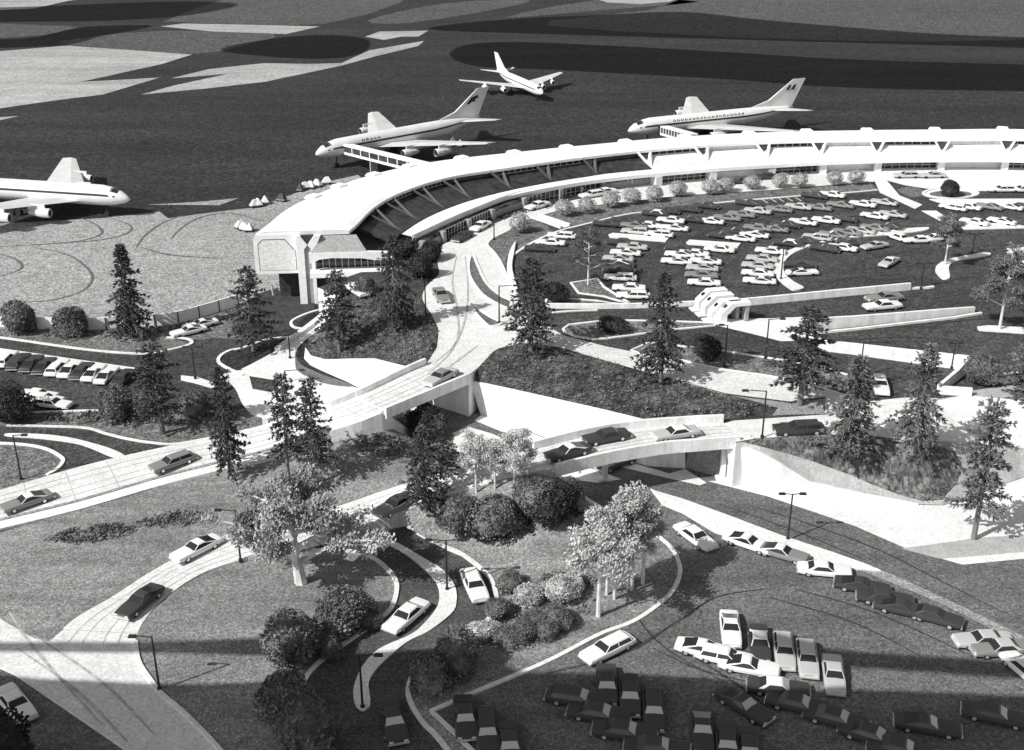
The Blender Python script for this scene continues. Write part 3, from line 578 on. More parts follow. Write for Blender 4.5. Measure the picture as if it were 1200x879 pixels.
# parapet along the upper road edge west of the bridge
v_, f_ = sweep([p + Vector((0, .2, 0)) for p in r1A[44:]], .4, .85, -.3); o = new_obj('road_parapet', fixn(mesh('road_parapet', v_, f_, M_WHITE)))
tag(o, 'low white parapet on the far edge of the approach road just before the long bridge', 'parapet')
sw = [p + Vector((.5, -.9, -.12)) for p in r1B[:46]]
v_, f_ = sweep(sw, 1.9, .06, -.6); struct(new_obj('pavement', fixn(mesh('pavement', v_, f_, M_PLAZA))))
v_, f_ = sweep([p + Vector((0, .05, 0)) for p in r1B[:46]], .5, .035, .008); struct(new_obj('gutter', fixn(mesh('gutter', v_, f_, M_WALK))))
# plateau walls
def low_wall(label, base, z, h, thick=.45, m=None, smooth=0, name='low_wall', group='low white walls on the upper level'):
    p = cr(base, smooth) if smooth else base
    P = [at(x, y, z) for x, y in p]; o0 = P[0].copy(); v_, f_ = sweep([q - o0 for q in P], thick, h, -.1)
    o = new_obj(name, fixn(mesh(name, v_, f_, m or M_WHITE))); o.location = o0; tag(o, label, 'wall', group); return o
low_wall('low white kerb wall closing the car park left of the toll booths', [(640, 361), (700, 361.5), (740, 361), (787, 359.5), (815, 358)], ZP, .75)
low_wall('white wall along the lower edge of the car park right of the toll booths', [(862, 359), (920, 353.5), (980, 347.5), (1040, 342), (1066, 339.5)], ZP, 1.15)
low_wall('thin kerb tail of the car park wall reaching towards the lamp', [(1067, 339), (1088, 338), (1094, 337)], ZP, .3)
low_wall('tall white wall in front of the two cars on the exit lane', [(953, 387), (1000, 382.5), (1060, 376), (1110, 370), (1141, 366)], ZP, [1.9 - 1.0 * i / 4 for i in range(5)])
low_wall('thin kerb running below the exit lane wall', [(958, 391), (1000, 387), (1060, 380), (1120, 373), (1150, 368)], ZP, .3)
low_wall('white wall running down to the corner beside the round grey shrub', [(958, 410), (1000, 415), (1060, 423.5), (1133, 434)], ZP, [1.5, 1.6, 1.8, 2.1])
low_wall('white return wall slanting from that corner towards the plaza', [(1133.5, 434.5), (1120, 446), (1099, 461)], ZP, [2.0, 1.6, 1.2])
low_wall('short white end wall at the top of the plaza', [(1099, 461.5), (1138, 464)], ZP, 1.1)
# boundary wall of the apron
base = [(-90, 382), (0, 383), (60, 386), (110, 386.5), (150, 383), (200, 380), (240, 370), (280, 358)]
P = [at(x, y, 0) for x, y in cr(base, 6)]; t = empty('boundary_wall', P[0]); tag(t, 'long white panelled wall with thin posts between apron and shrubs', 'wall')
v_, f_ = sweep([q - P[0] for q in P], .25, 2.0, -.05); new_obj('wall_panel', fixn(mesh('wall_panel', v_, f_, M_ROOF)), t)
Q = resample(P, 15)
for q in Q:
    mb = MB(); mb.box((q.x - P[0].x, q.y - P[0].y - .2, 1.0), (.14, .14, 2.0)); mb.build('post', M_DARK, t)
# ================================================================ TERMINAL
A_, B_ = at(298, 273, 12.3), at(418, 269.5, 12.3)
AB = Vector((B_.x - A_.x, B_.y - A_.y, 0)); LAB = AB.length; ABn = AB / LAB; OUT = Vector((ABn.y, -ABn.x, 0))
if OUT.y > 0: OUT = -OUT
def th_start(r):
    lo, hi = -.3, 2.2
    f = lambda t: ((Vector((A_.x, A_.y, 0)) + AB * t) - Vector((TC.x, TC.y, 0))).length
    for _ in range(40):
        m = (lo + hi) / 2
        if f(m) > r: lo = m
        else: hi = m
    q = Vector((A_.x, A_.y, 0)) + AB * lo; return math.degrees(math.atan2(q.y - TC.y, q.x - TC.x))
sup = [(427, 258), (448, 248), (472, 236), (507, 223), (543, 213), (592, 202), (640, 193), (693, 185), (757, 178), (823, 172), (895, 168), (960, 166), (1028, 165), (1104, 164), (1180, 163)]
TH = [math.degrees(math.atan2(q.y - TC.y, q.x - TC.x)) for q in (at(x, y, 12) for x, y in sup)]
print('TH', [round(t, 1) for t in TH], 'LAB', LAB, 'A', A_, 'B', B_)
st = (TH[-4] - TH[-1]) / 3
for i in range(3): TH.append(TH[-1] - st)
T0 = th_start((rF(TH[0]) + rK(TH[0])) / 2)
BND = [T0] + TH[1:]          # bay boundaries
cl = lambda t: max(min(t, 158), 64)
def P(u, rf, z):
    """u = bay coordinate; rf = radius function of theta (+offset)"""
    k = min(int(u), len(BND) - 2); f = u - k
    if k == 0:
        r0 = rf(BND[0]); a = th_start(r0)
        t = a + (BND[1] - a) * f
    else: t = BND[k] + (BND[k + 1] - BND[k]) * f
    return pol(t, rf(cl(t)), z)
NB = len(BND) - 1
def strip(name, prof, u0, u1, m, closed=True, sub=4, parent=None, smooth=False):
    n = max(2, int((u1 - u0) * sub + .5) + 1); V = []; Fc = []; k = len(prof)
    for i in range(n):
        u = u0 + (u1 - u0) * i / (n - 1)
        for rf, z in prof: V.append(P(min(u, NB - 1e-6), rf, z) - TOFF)
    for i in range(n - 1):
        for j in range(k if closed else k - 1):
            a, b = i * k + j, i * k + (j + 1) % k; Fc.append((a, b, b + k, a + k))
    if closed: Fc += [tuple(range(k)), tuple((n - 1) * k + j for j in range(k))]
    return new_obj(name, fixn(mesh(name, V, Fc, m, smooth)), parent)
def grid_frame(u0, u1, rfn, z0, z1, n, rows, par):
    """one connected ladder of glazing bars"""
    L = (P(u0, rfn, z0) - P(u1, rfn, z0)).length; hw = .06 / L * (u1 - u0); us = []
    for i in range(n):
        c = u0 + hw + (u1 - u0 - 2 * hw) * i / (n - 1); us += [c - hw, c + hw]
    zs = [];
    for i in range(rows + 1):
        c = z0 + .05 + (z1 - z0 - .1) * (i / rows) ** 1.4; zs += [c - .045, c + .045]
    V = [P(min(u, NB - 1e-6), rfn, z) - TOFF for u in us for z in zs]; k = len(zs)
    Fc = [(i * k + j, i * k + j + 1, (i + 1) * k + j + 1, (i + 1) * k + j) for i in range(len(us) - 1) for j in range(k - 1) if i % 2 == 0 or j % 2 == 0]
    me = mesh('window_frame', V, Fc, M_FRAME); bm = bmesh.new(); bm.from_mesh(me); bmesh.ops.recalc_face_normals(bm, faces=bm.faces); bmesh.ops.solidify(bm, geom=bm.faces[:], thickness=.06); bm.to_mesh(me); bm.free()
    return new_obj('window_frame', me, par)
o_ = lambda fn, d: (lambda t: fn(t) + d)
term = empty('terminal_building', pol(TH[5], rB(TH[5]), 0)); TOFF = Vector(term.location)
tag(term, 'long curved white airport terminal with flat roof, canopy and glazed bays', 'terminal building')
strip('roof', [(o_(rF, 0), 11.6), (o_(rF, 0), 12.1), (o_(rF, 1.2), 12.35), (o_(rK, -1.5), 12.5), (o_(rK, 0), 12.2), (o_(rK, 0), 11.5)], 0, NB, M_ROOF, parent=term)
strip('back_wall', [(o_(rK, -.9), 5.3), (o_(rK, -.4), 5.3), (o_(rK, -.4), 11.55), (o_(rK, -.9), 11.55)], 0, NB, M_SPAN, parent=term)
strip('floor_slab', [(o_(rB, .8), 5.3), (o_(rB, .8), 5.96), (o_(rK, -1), 5.96), (o_(rK, -1), 5.3)], 0, NB, M_SPAN, parent=term)
M_TINT_SHADE = mat('tint_and_shade', .045, ((.8, .5),), rough=.3, spec=.4); t_gf = .17  # dark tone: glass tint plus the left bays' shade, put into the colour
strip('ground_floor_wall', [(o_(rB, 2), -.1), (o_(rB, 2), 5.28), (o_(rK, -1.6), 5.28), (o_(rK, -1.6), -.1)], t_gf, NB, M_TINT_SHADE, parent=term)  # dark fill for the void under the free end, shade in its colour
strip('spandrel', [(o_(rF, .9), 10.75), (o_(rC, 2.2), 8.98), (o_(rC, 2.2), 8.6), (o_(rF, .9), 10.2)], 9.0, NB, M_SPAN, parent=term)
for k in range(9): strip('sloped_glazing', [(o_(rF, .9), 10.75), (o_(rC, 2.6), 8.98), (o_(rC, 2.6), 8.6), (o_(rF, .9), 10.2)], k + (.5 if k == 0 else .01), k + .99, M_TINT_SHADE if k != 8 else M_SPAN, parent=term)
strip('canopy', [(o_(rC, 0), 8.05), (o_(rC, 0), 8.75), (o_(rC, .5), 8.92), (o_(rC, 2.4), 8.95), (o_(rB, 1.2), 9.0), (o_(rB, 1.2), 8.05)], .9, NB, M_ROOF, parent=term)
for k in range(NB):
    u0 = k + (.9 if k == 0 else .03); u1 = k + .97; even = (k % 2 == 0) if k >= 9 else (k % 3 != 1)
    if k > 0:
        f = strip('upper_window', [(o_(rF, .75), 10.72), (o_(rF, .75), 11.6)], u0, u1, M_GLASS if even else (M_TINT_SHADE if k < 9 else M_SPAN), False, parent=term)
        if even:
            grid_frame(u0, u1, o_(rF, .66), 10.72, 11.6, 8, 1, f)
    if k > 0:
        if even:
            f = strip('lower_window', [(o_(rB, 0), 6.05), (o_(rB, 0), 8.05)], u0, u1, M_GLASS, False, parent=term)
            grid_frame(u0, u1, o_(rB, -.08), 6.05, 8.05, 9, 2, f)
        else:
            strip('wall_panel', [(o_(rB, -.1), 6.05), (o_(rB, -.1), 7.3), (o_(rB, .2), 7.3), (o_(rB, .2), 6.05)], u0, u1, M_ROOF if k >= 9 else M_PANEL, parent=term)
            strip('lower_window', [(o_(rB, .05), 7.3), (o_(rB, .05), 8.05)], u0, u1, M_GLASS, False, parent=term)
    if k > 0:
        t = BND[k]; ct = cl(t); mb = MB(); a = pol(t, rB(ct) - (1.0 if k >= 8 else .3), 7.0) - TOFF; mb.box(a, (2.6, 1.5, 2.05) if k >= 8 else (1.0, .9, 2.05), R(t)); mb.build('pier', M_SPAN if k >= 8 else M_PANEL, term)
        # V support with a dark niche between its arms
        q = lambda d, fn, e, z: pol(t + d, fn(ct) + e, z) - TOFF
        mb = MB(); wd = math.degrees(1.55 / rF(ct))
        for s in (-1, 1):
            a, b = q(s * wd, rF, -.12, 11.75), q(0, rC, 3.0, 9.1); c, d = q(s * wd, rF, .75, 11.75), q(0, rC, 4.2, 9.1)
            e = Vector((b - a).cross(c - a)).normalized() * (.34 if k >= 8 else .2)
            mb.add([a, b, d, c, a + e, b + e, d + e, c + e], [(0, 1, 2, 3), (7, 6, 5, 4), (0, 4, 5, 1), (1, 5, 6, 2), (2, 6, 7, 3), (3, 7, 4, 0)])
        s_ = mb.build('roof_support', M_ROOF if k >= 8 else mat('shaded_support', .1, ()), term); fixn(s_.data)  # left bays: dark copy of the white supports, shade in the colour
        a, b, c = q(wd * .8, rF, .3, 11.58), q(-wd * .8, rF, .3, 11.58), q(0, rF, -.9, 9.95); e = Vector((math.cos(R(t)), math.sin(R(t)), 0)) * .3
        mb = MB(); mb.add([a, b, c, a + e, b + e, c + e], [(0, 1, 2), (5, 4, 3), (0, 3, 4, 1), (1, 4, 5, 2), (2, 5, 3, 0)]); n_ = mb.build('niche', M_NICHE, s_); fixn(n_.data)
        # roof rib at the airside edge
        a = pol(t, rK(ct) - 1.0, 12.55) - TOFF; mb = MB(); mb.box(a, (2.6, 2.6, .5), R(t), top=.75); mb.build('roof_vent', M_ROOF, term)
# the free end: flush wall with a chamfered panel, a split column, hipped porch
def E(t, off, z): return Vector((A_.x, A_.y, 0)) + AB * t + OUT * off + Vector((0, 0, z)) - TOFF
tx = lambda px, off, z: None
def t_at(px, z=7.0):
    lo, hi = -.5, 2
    for _ in range(40):
        m = (lo + hi) / 2; p = E(m, 0, z) + TOFF; v = p - CAM
        if CX + F * v.x / v.dot(FW) < px: lo = m
        else: hi = m
    return lo
def slab(name, poly, o0, o1, m, parent=term):
    n = len(poly); V = [E(t, o1, z) for t, z in poly] + [E(t, o0, z) for t, z in poly]
    return new_obj(name, fixn(mesh(name, V, [tuple(range(n)), tuple(range(2 * n - 1, n - 1, -1))] + [(i, (i + 1) % n, n + (i + 1) % n, n + i) for i in range(n)], m)), parent)
ta, tb, tc_, td = t_at(299), t_at(350), t_at(357), t_at(372)
ew = slab('end_wall', [(ta, 5.2), (ta, 11.0), (ta + .03, 12.0), (tb + .02, 12.0), (t_at(366), 9.9), (t_at(366), 5.2)], -.4, .25, M_ROOF)
p_ = [(t_at(304), 5.75), (t_at(304), 10.4), (t_at(310), 11.2), (t_at(336), 11.2), (t_at(348), 9.0), (t_at(348), 5.75)]
slab('panel_joint', p_, .2, .262, M_DARK, ew)
cxm = (sum(t for t, z in p_) / 6, sum(z for t, z in p_) / 6)
slab('end_panel', [(cxm[0] + (t - cxm[0]) * .965, cxm[1] + (z - cxm[1]) * .965 - .05) for t, z in p_], .2, .285, mat('ribbed_panel', .78, ((2.5, .2),)), ew)
slab('column', [(t_at(349.5), -.1), (t_at(358), -.1), (t_at(358), 9.6), (t_at(362), 10.3), (t_at(354.5), 11.9), (t_at(349.5), 11.9)], .3, 1.3, M_ROOF)
slab('column_core', [(t_at(358.3), -.1), (t_at(365.8), -.1), (t_at(365.8), 9.5), (t_at(362), 10.2), (t_at(358.3), 9.5)], .3, 1.0, M_PANEL)
slab('column', [(t_at(366), -.1), (t_at(370), -.1), (t_at(370), 9.4), (t_at(378), 11.9), (t_at(370.5), 11.9), (t_at(362.4), 10.3), (t_at(366), 9.6)], .3, 1.3, M_ROOF)
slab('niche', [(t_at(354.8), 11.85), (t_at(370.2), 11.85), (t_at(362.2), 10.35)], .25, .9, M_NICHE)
V = [E(t_at(379), .25, 11.6), E(t_at(419), .25, 11.6), E(t_at(431), 2.4, 9.3), E(t_at(366), 2.4, 9.3), E(t_at(379), .0, 11.3), E(t_at(419), .0, 11.3), E(t_at(431), 2.1, 9.0), E(t_at(366), 2.1, 9.0)]
new_obj('porch_roof', fixn(mesh('porch_roof', V, [(0, 1, 2, 3), (7, 6, 5, 4), (0, 4, 5, 1), (1, 5, 6, 2), (2, 6, 7, 3), (3, 7, 4, 0)], M_PANEL)), term)
slab('porch_beam', [(t_at(364), 7.5), (t_at(376), 8.2), (t_at(390), 8.4), (t_at(425), 8.2), (t_at(440), 7.8), (t_at(462), 7.8), (t_at(462), 9.1), (t_at(431), 9.3), (t_at(364), 9.3)], 1.9, 2.6, M_ROOF)
pg = slab('porch_window', [(t_at(368), 6.0), (t_at(460), 6.0), (t_at(460), 8.4), (t_at(368), 8.4)], .3, .4, M_GLASS)
mb = MB()
for i in range(12): mb.box(E(t_at(371 + 7.5 * i), .5, 7.2), (.12, .12, 2.4), 0); mb.build('mullion', M_FRAME, pg); mb = MB()
slab('porch_floor', [(t_at(364), 5.2), (t_at(470), 5.2), (t_at(470), 6.03), (t_at(364), 6.03)], -1, 3.2, M_ROOF)
# ================================================================ TOLL PLAZA
for i, (px, py, lab) in enumerate(((816, 363, 'white slanted toll booth farthest back in the row at the car park exit'), (823, 369, 'white slanted toll booth second from the back at the car park exit'),
                                   (831, 376, 'white slanted toll booth second from the front at the car park exit'), (842, 378, 'white toll booth in front of the others, joined to the exit walkway'))):
    c = at(px, py, ZP); t = empty('toll_booth', c, R(14)); tag(t, lab, 'toll booth', 'toll booths at the car park exit')
    poly = [(0, 0), (1.0, 0), (1.0, 1.3), (2.3, 2.55), (4.6, 2.55), (4.6, 3.1), (1.7, 3.1), (0, 1.55)]
    V = [(x, -.75, z) for x, z in poly] + [(x, .75, z) for x, z in poly]; n = len(poly)
    new_obj('booth_shell', fixn(mesh('booth_shell', V, [tuple(range(n)), tuple(range(2 * n - 1, n - 1, -1))] + [(j, (j + 1) % n, n + (j + 1) % n, n + j) for j in range(n)], M_ROOF)), t)
    mb = MB(); mb.box((.3, 0, .1), (2.4, 1.7, .22)); mb.build('footing', M_ROOF, t)
    mb = MB(); mb.box((4.2, 0, 1.27), (.5, 1.3, 2.54)); mb.build('rear_post', M_PANEL, t)
    mb = MB(); mb.add([(.65, -.35, 2.28), (1.15, -.35, 2.73), (1.15, .25, 2.73), (.65, .25, 2.28)], [(0, 1, 2, 3)]); wv = mb.build('booth_window', M_GLASS, t); wv.location = (-.05, 0, .06)
# ================================================================ VEGETATION
def leafmat(name, v, amp=.45, sc=.9):
    return mat(name, v, ((sc, amp), (sc * 4, .35)), rough=.75, spec=.15)
L_CON = leafmat('conifer_needles', .095, .6, .55); L_CON2 = leafmat('conifer_needles_grey', .2, .55, .5)
L_BIRCH = leafmat('birch_leaves', .55, .35, .6); L_BIRCH2 = leafmat('birch_leaves_grey', .5, .5, .6)
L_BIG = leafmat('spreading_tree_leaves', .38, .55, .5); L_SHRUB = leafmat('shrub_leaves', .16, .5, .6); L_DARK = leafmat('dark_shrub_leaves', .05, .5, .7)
L_ROUND = leafmat('pale_shrub_leaves', .4, .3, .8); L_WH = leafmat('pale_tree_leaves', .22, .5, .6); L_BARE = leafmat('twig_leaves', .13, .5, .6)
B_DARK = mat('dark_bark', .2, ((2, .6),)); B_WHITE = mat('white_bark', .72, ((1.5, .3), (6, .25))); B_GREY = mat('grey_bark', .3, ((2, .5),))
def proj(p):
    q = Vector(p) - CAM; Zd = q.dot(FW); return CX + F * q.x / Zd, CY + F * q.dot(DN) / Zd, Zd
def h_for(b, ytop):
    lo, hi = 0, 60
    for _ in range(40):
        m = (lo + hi) / 2
        if proj((b.x, b.y, b.z + m))[1] > ytop: lo = m
        else: hi = m
    return lo
def w_for(b, px): return px * proj(b)[2] / F
def rv(r): 
    while True:
        v = Vector((r.uniform(-1, 1), r.uniform(-1, 1), r.uniform(-1, 1)))
        if .05 < v.length < 1: return v.normalized()
def blade(mb, p, d, ln, wd, r, twist=None):
    s = d.cross(twist if twist is not None else rv(r)); s = s.normalized() * wd if s.length > 1e-4 else Vector((wd, 0, 0))
    mb.add([p, p + d * ln * .45 + s, p + d * ln, p + d * ln * .45 - s], [(0, 1, 2, 3)])
def leaf(mb, p, sz, r):
    a = rv(r); b = a.orthogonal().normalized(); c = a.cross(b); sz *= r.uniform(.6, 1.3)
    mb.add([p - b * sz - c * sz * .6, p + b * sz - c * sz * .6, p + b * sz + c * sz * .6, p - b * sz + c * sz * .6], [(0, 1, 2, 3)])
def conifer_meshes(seed, wide=.24, low=.16, gap=.12, fan=5, ex=.58, droop=0.0):
    """unit-height conifer: trunk with stub limbs, crown of drooping sprays"""
    r = random.Random(seed); tk = MB(); cn = MB()
    lean = r.uniform(-.012, .012)
    tk.tube([(0, 0, -.01), (lean * .3, 0, .3), (lean, 0, .7), (lean, .003, .985)], [.021, .017, .010, .002], 7)
    z = low; k = 0
    lobes = [r.uniform(0, 6.28) for _ in range(4)]
    while z < .985:
        f = (z - low) / (1 - low); prof = wide * (1 - f) ** ex * (.5 + .45 * min(1, f * 5 + .35)) * (1 + .22 * math.sin(k * 1.7 + seed))
        nb = 8 if f < .7 else 7 if f < .9 else 5
        for i in range(nb):
            if r.random() < gap: continue
            a = 2 * math.pi * (i + r.uniform(-.3, .3)) / nb + k * 1.1
            ln = max(.02, prof * r.uniform(.62, 1.18) * (1 + .15 * math.sin(a * 2 + lobes[k % 4])))
            rise = r.uniform(-.45, .05) - droop if f < .6 else r.uniform(-.1, .55)
            d = Vector((math.cos(a), math.sin(a), rise)).normalized(); p0 = Vector((lean * min(1, z / .7), 0, z))
            tip = p0 + d * ln; tip.z -= ln * .12
            if ln > .06: tk.tube([p0, p0.lerp(tip, .8)], [.0055, .002], 4, cap=False)
            m = max(3, int(ln / .024))
            for j in range(m):
                t = .22 + .8 * (j + r.uniform(0, .8)) / m; q = p0.lerp(tip, t) + Vector((r.uniform(-1, 1), r.uniform(-1, 1), r.uniform(-.6, .3))) * .012
                for _ in range(fan):
                    dd = (d * 1.1 + rv(r) * .85 + Vector((0, 0, -.15))).normalized()
                    blade(cn, q, dd, r.uniform(.024, .048), r.uniform(.0045, .008), r)
        z += r.uniform(.030, .044) * (1 if f < .75 else .75); k += 1
    for _ in range(14): blade(cn, Vector((lean, 0, r.uniform(.94, .985))), (Vector((0, 0, 1)) + rv(r) * .6).normalized(), .04, .007, r)
    return tk, cn
CON = []
for i, (wd, lo, gp, fn, ex, dr) in enumerate(((.215, .17, .1, 8, .62, .15), (.25, .17, .2, 7, .5, 0), (.205, .24, .15, 7, .42, -.1), (.26, .18, .22, 7, .7, .25), (.22, .28, .28, 7, .38, -.15), (.24, .12, .08, 8, .8, .35))):
    tk, cn = conifer_meshes(11 + i * 7, wd, lo, gp, fn, ex, dr)
    CON.append((tk.build('trunk', B_DARK, o=False), cn.build('crown', L_CON, o=False), cn.build('crown', L_CON2, o=False)))
def place_tree(name, label, px, py, ytop, trunk, crown, group, cat='tree', wpx=None, w0=1.0, rz=0.0, zs=1.0):
    b = hit(px, py); h = h_for(b, ytop); t = empty(name, b, rz); sx = h
    if wpx: sx = w_for(b, wpx) / w0
    tag(t, label, cat, group)
    for nm, me in (('trunk', trunk), ('crown', crown)):
        o = new_obj(nm, me, t); o.scale = (sx, sx, h)
    return t
GC = 'conifers around the terminal roads'
for i, (px, py, yt, wpx, v, pale, lab) in enumerate((
    (154, 395, 286, 55, 5, 0, 'tall dark conifer standing alone in front of the white apron wall'),
    (297, 411, 312, 50, 1, 0, 'dark conifer beside the end column of the terminal, on the west forecourt'),
    (398, 413, 316, 42, 2, 0, 'slim dark conifer on the bank beside the service road parapet'),
    (463, 389, 276, 54, 3, 0, 'tall dark conifer on the planted bank right below the terminal porch'),
    (622, 411, 302, 64, 1, 0, 'broad dark conifer at the top corner of the planted slope by the road fork'),
    (774, 447, 319, 64, 3, 0, 'broad dark conifer on the verge below the toll road, near two dark shrubs'),
    (937, 475, 357, 66, 2, 0, 'dark conifer hiding the bend between toll walkway and upper road'),
    (993, 546, 417, 66, 0, 1, 'greyish conifer on the right hand hill just past the parked dark limousine'),
    (1071, 531, 404, 68, 3, 1, 'greyish conifer at the crest of the right hand hill beside the pale plaza'),
    (1141, 632, 469, 64, 4, 1, 'tall grey conifer on the small pale island at the far right road bend'),
    (191, 508, 402, 56, 4, 0, 'dark conifer behind the approach road at the end of the parked row'),
    (270, 558, 429, 50, 3, 0, 'dark conifer on the lawn edge close to the approach road, alone'),
    (338, 559, 439, 42, 4, 0, 'left one of two close dark conifers in front of the approach road'),
    (370, 567, 443, 45, 2, 0, 'right one of two close dark conifers in front of the approach road'),
    (499, 599, 500, 62, 3, 0, 'short dark conifer where the dark branch road leaves the loop ramp'),
    (517, 560, 486, 40, 1, 0, 'dark conifer crowding behind the short one, next to the pale birches'),
    (1204, 480, 386, 66, 2, 1, 'grey conifer cut off by the right picture edge above the plaza'))):
    place_tree('conifer', lab, px, py, yt, CON[v][0], CON[v][2] if pale else CON[v][1], GC, wpx=wpx, w0=(.38, .43, .36, .46, .38, .43)[v], rz=i * 1.3)
# broadleaf trees
def broad_meshes(seed, n_limbs=9, spread=.26, start=.3, leaves=46, lsz=.014, clump=.075, trunk_r=.016, flatten=1.0, lean=0.0, sub=3, forks=True, topz=.8):
    r = random.Random(seed); tk = MB(); cn = MB(); tips = []
    top = Vector((lean, 0, topz)); tk.tube([(0, 0, -.01), (lean * .35, 0, start), (lean * .75, 0, (start + topz) / 2), top], [trunk_r, trunk_r * .8, trunk_r * .5, trunk_r * .15], 7)
    tips.append(top)
    for i in range(n_limbs):
        f = (i + r.uniform(0, .6)) / n_limbs; z = start + (topz - start) * f * .85; a = i * 2.4 + r.uniform(-.5, .5)
        p0 = Vector((lean * z / topz, 0, z)); ln = spread * (1 - .55 * f) * r.uniform(.75, 1.2)
        up = r.uniform(.35, .9) * flatten
        d = Vector((math.cos(a), math.sin(a), up)); p1 = p0 + d * ln * .55; p2 = p0 + Vector((math.cos(a), math.sin(a), up * 1.15)) * ln
        tk.tube([p0, p1, p2], [trunk_r * .42, trunk_r * .28, trunk_r * .1], 5, cap=False); tips.append(p2); tips.append(p1.lerp(p2, .5))
        for _ in range(sub):
            q = p0.lerp(p2, r.uniform(.35, .9)); e = q + (Vector((math.cos(a + r.uniform(-1.2, 1.2)), math.sin(a + r.uniform(-1.2, 1.2)), r.uniform(.1, 1.1) * flatten))) * ln * r.uniform(.3, .6)
            tk.tube([q, e], [trunk_r * .2, trunk_r * .06], 4, cap=False); tips.append(e)
    for t in tips:
        for _ in range(leaves):
            v = rv(r) * clump * r.uniform(.2, 1.1); v.z *= .75 * flatten ** .5; leaf(cn, t + v, lsz, r)
    return tk, cn
def broad(v, bark, lm, **k):
    tk, cn = broad_meshes(v, **k); return tk.build('trunk', bark, o=False), cn.build('crown', lm, o=False)
BI = [broad(3, B_WHITE, L_BIRCH2, n_limbs=14, spread=.16, start=.34, leaves=95, clump=.06, lsz=.0075, topz=.9, trunk_r=.019), broad(8, B_WHITE, L_BIRCH, n_limbs=12, spread=.29, start=.3, leaves=120, clump=.09, lsz=.009, topz=.86, trunk_r=.021), broad(14, B_WHITE, L_BIRCH2, n_limbs=12, spread=.14, start=.4, leaves=95, clump=.055, lsz=.0075, topz=.9, trunk_r=.018)]
GB = 'white barked birches'
for i, (px, py, yt, v, rz, lab) in enumerate((
    (701, 722, 598, 1, 0, 'white birch standing nearest the car park kerb, with bare lower trunk'), (711, 697, 606, 2, 1.2, 'thin birch trunk just behind the nearest birch of the grove'),
    (720, 702, 594, 2, 2.1, 'slim white birch in the middle of the grove, right of the nearest birch'), (735, 688, 562, 0, 3.0, 'tall twin birch, left trunk, at the back of the right grove'),
    (740, 690, 556, 2, 4.0, 'tallest birch of the right grove, in front of the short bridge'), (753, 684, 572, 0, 5.0, 'rightmost birch of the grove, closest to the curved kerb'),
    (558, 577, 505, 1, .5, 'pale leafy birch beside the dark conifer below the short bridge'), (580, 573, 510, 1, 2.5, 'pale birch in the middle of the small group by the bridge'),
    (603, 574, 497, 1, 4.4, 'pale birch with a clear white trunk against the end of the short bridge'))):
    place_tree('birch_tree', lab, px, py, yt, BI[v][0], BI[v][1], GB, rz=rz)
for i, (px, py, yt, v, sp, rz, lab) in enumerate((
    (689, 334, 262, 21, .24, 0, 'white trunked sparse tree on the kerbed island inside the car park'), (1107, 311, 248, 22, .2, 1, 'white trunked tree at the tip of the hooked island on the right'), (1171, 387, 281, 23, .17, 2, 'white trunked tall tree on the kerb strip near the right edge'))):
    a, b = broad(v, B_WHITE, L_BARE if i == 0 else L_WH, n_limbs=13, spread=sp + .06, start=.25, leaves=70 if i == 0 else 150, clump=.085, lsz=.0085, flatten=.55, topz=.93, trunk_r=.017)
    place_tree('white_trunk_tree', lab, px, py, yt, a, b, 'white trunked trees by the car park', rz=rz)
a, b = broad(31, B_WHITE, L_BIG, n_limbs=20, spread=.5, start=.2, leaves=170, clump=.1, lsz=.0105, trunk_r=.055, flatten=.62, lean=-.06, sub=4, topz=.88)
place_tree('spreading_tree', 'large old spreading tree with pale trunk on the loop lawn', 353, 683, 560, a, b, None, rz=.6)
# round shrubs and bushes
def shrub_meshes(seed, n=900, lsz=.085, rough=.16, trunk=True, squash=1.0):
    r = random.Random(seed); tk = MB(); cn = MB(); hz = 1.06
    for i in range(4):
        a = i * 1.6 + r.uniform(-.4, .4); tk.tube([(0.05 * math.cos(a), .05 * math.sin(a), -.05), (.3 * math.cos(a), .3 * math.sin(a), .7), (.45 * math.cos(a), .45 * math.sin(a), 1.1)], [.06, .045, .02], 5)
    lob = [(rv(r), r.uniform(.05, rough * 1.6)) for _ in range(16)]
    def rad(d):
        s = .86
        for l, amp in lob: s += amp * max(0, d.dot(l) - .55) / .45
        return s
    bm = bmesh.new(); bmesh.ops.create_icosphere(bm, subdivisions=3, radius=1)
    for v in bm.verts:
        d = v.co.normalized(); k = rad(d) * .78; v.co = Vector((d.x * k, d.y * k, hz + d.z * k * .92 * squash))
        if v.co.z < .12: v.co.z = .12 + r.uniform(0, .05)
    cn.add([v.co.copy() for v in bm.verts], [tuple(v.index for v in f.verts) for f in bm.faces]); bm.free()
    for _ in range(n):
        d = rv(r); k = rad(d) * r.uniform(.84, 1.05); p = Vector((d.x * k, d.y * k, hz + d.z * k * .92 * squash))
        if p.z > .08: leaf(cn, p, lsz, r)
    return tk, cn
SH = {}
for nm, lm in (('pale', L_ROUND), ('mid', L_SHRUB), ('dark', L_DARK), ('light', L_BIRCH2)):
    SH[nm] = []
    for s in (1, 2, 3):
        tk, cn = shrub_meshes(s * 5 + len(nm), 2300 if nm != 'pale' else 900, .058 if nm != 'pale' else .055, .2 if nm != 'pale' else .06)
        SH[nm].append((tk.build('trunk', B_GREY, o=False), cn.build('crown', lm, o=False)))
NSH = [0]
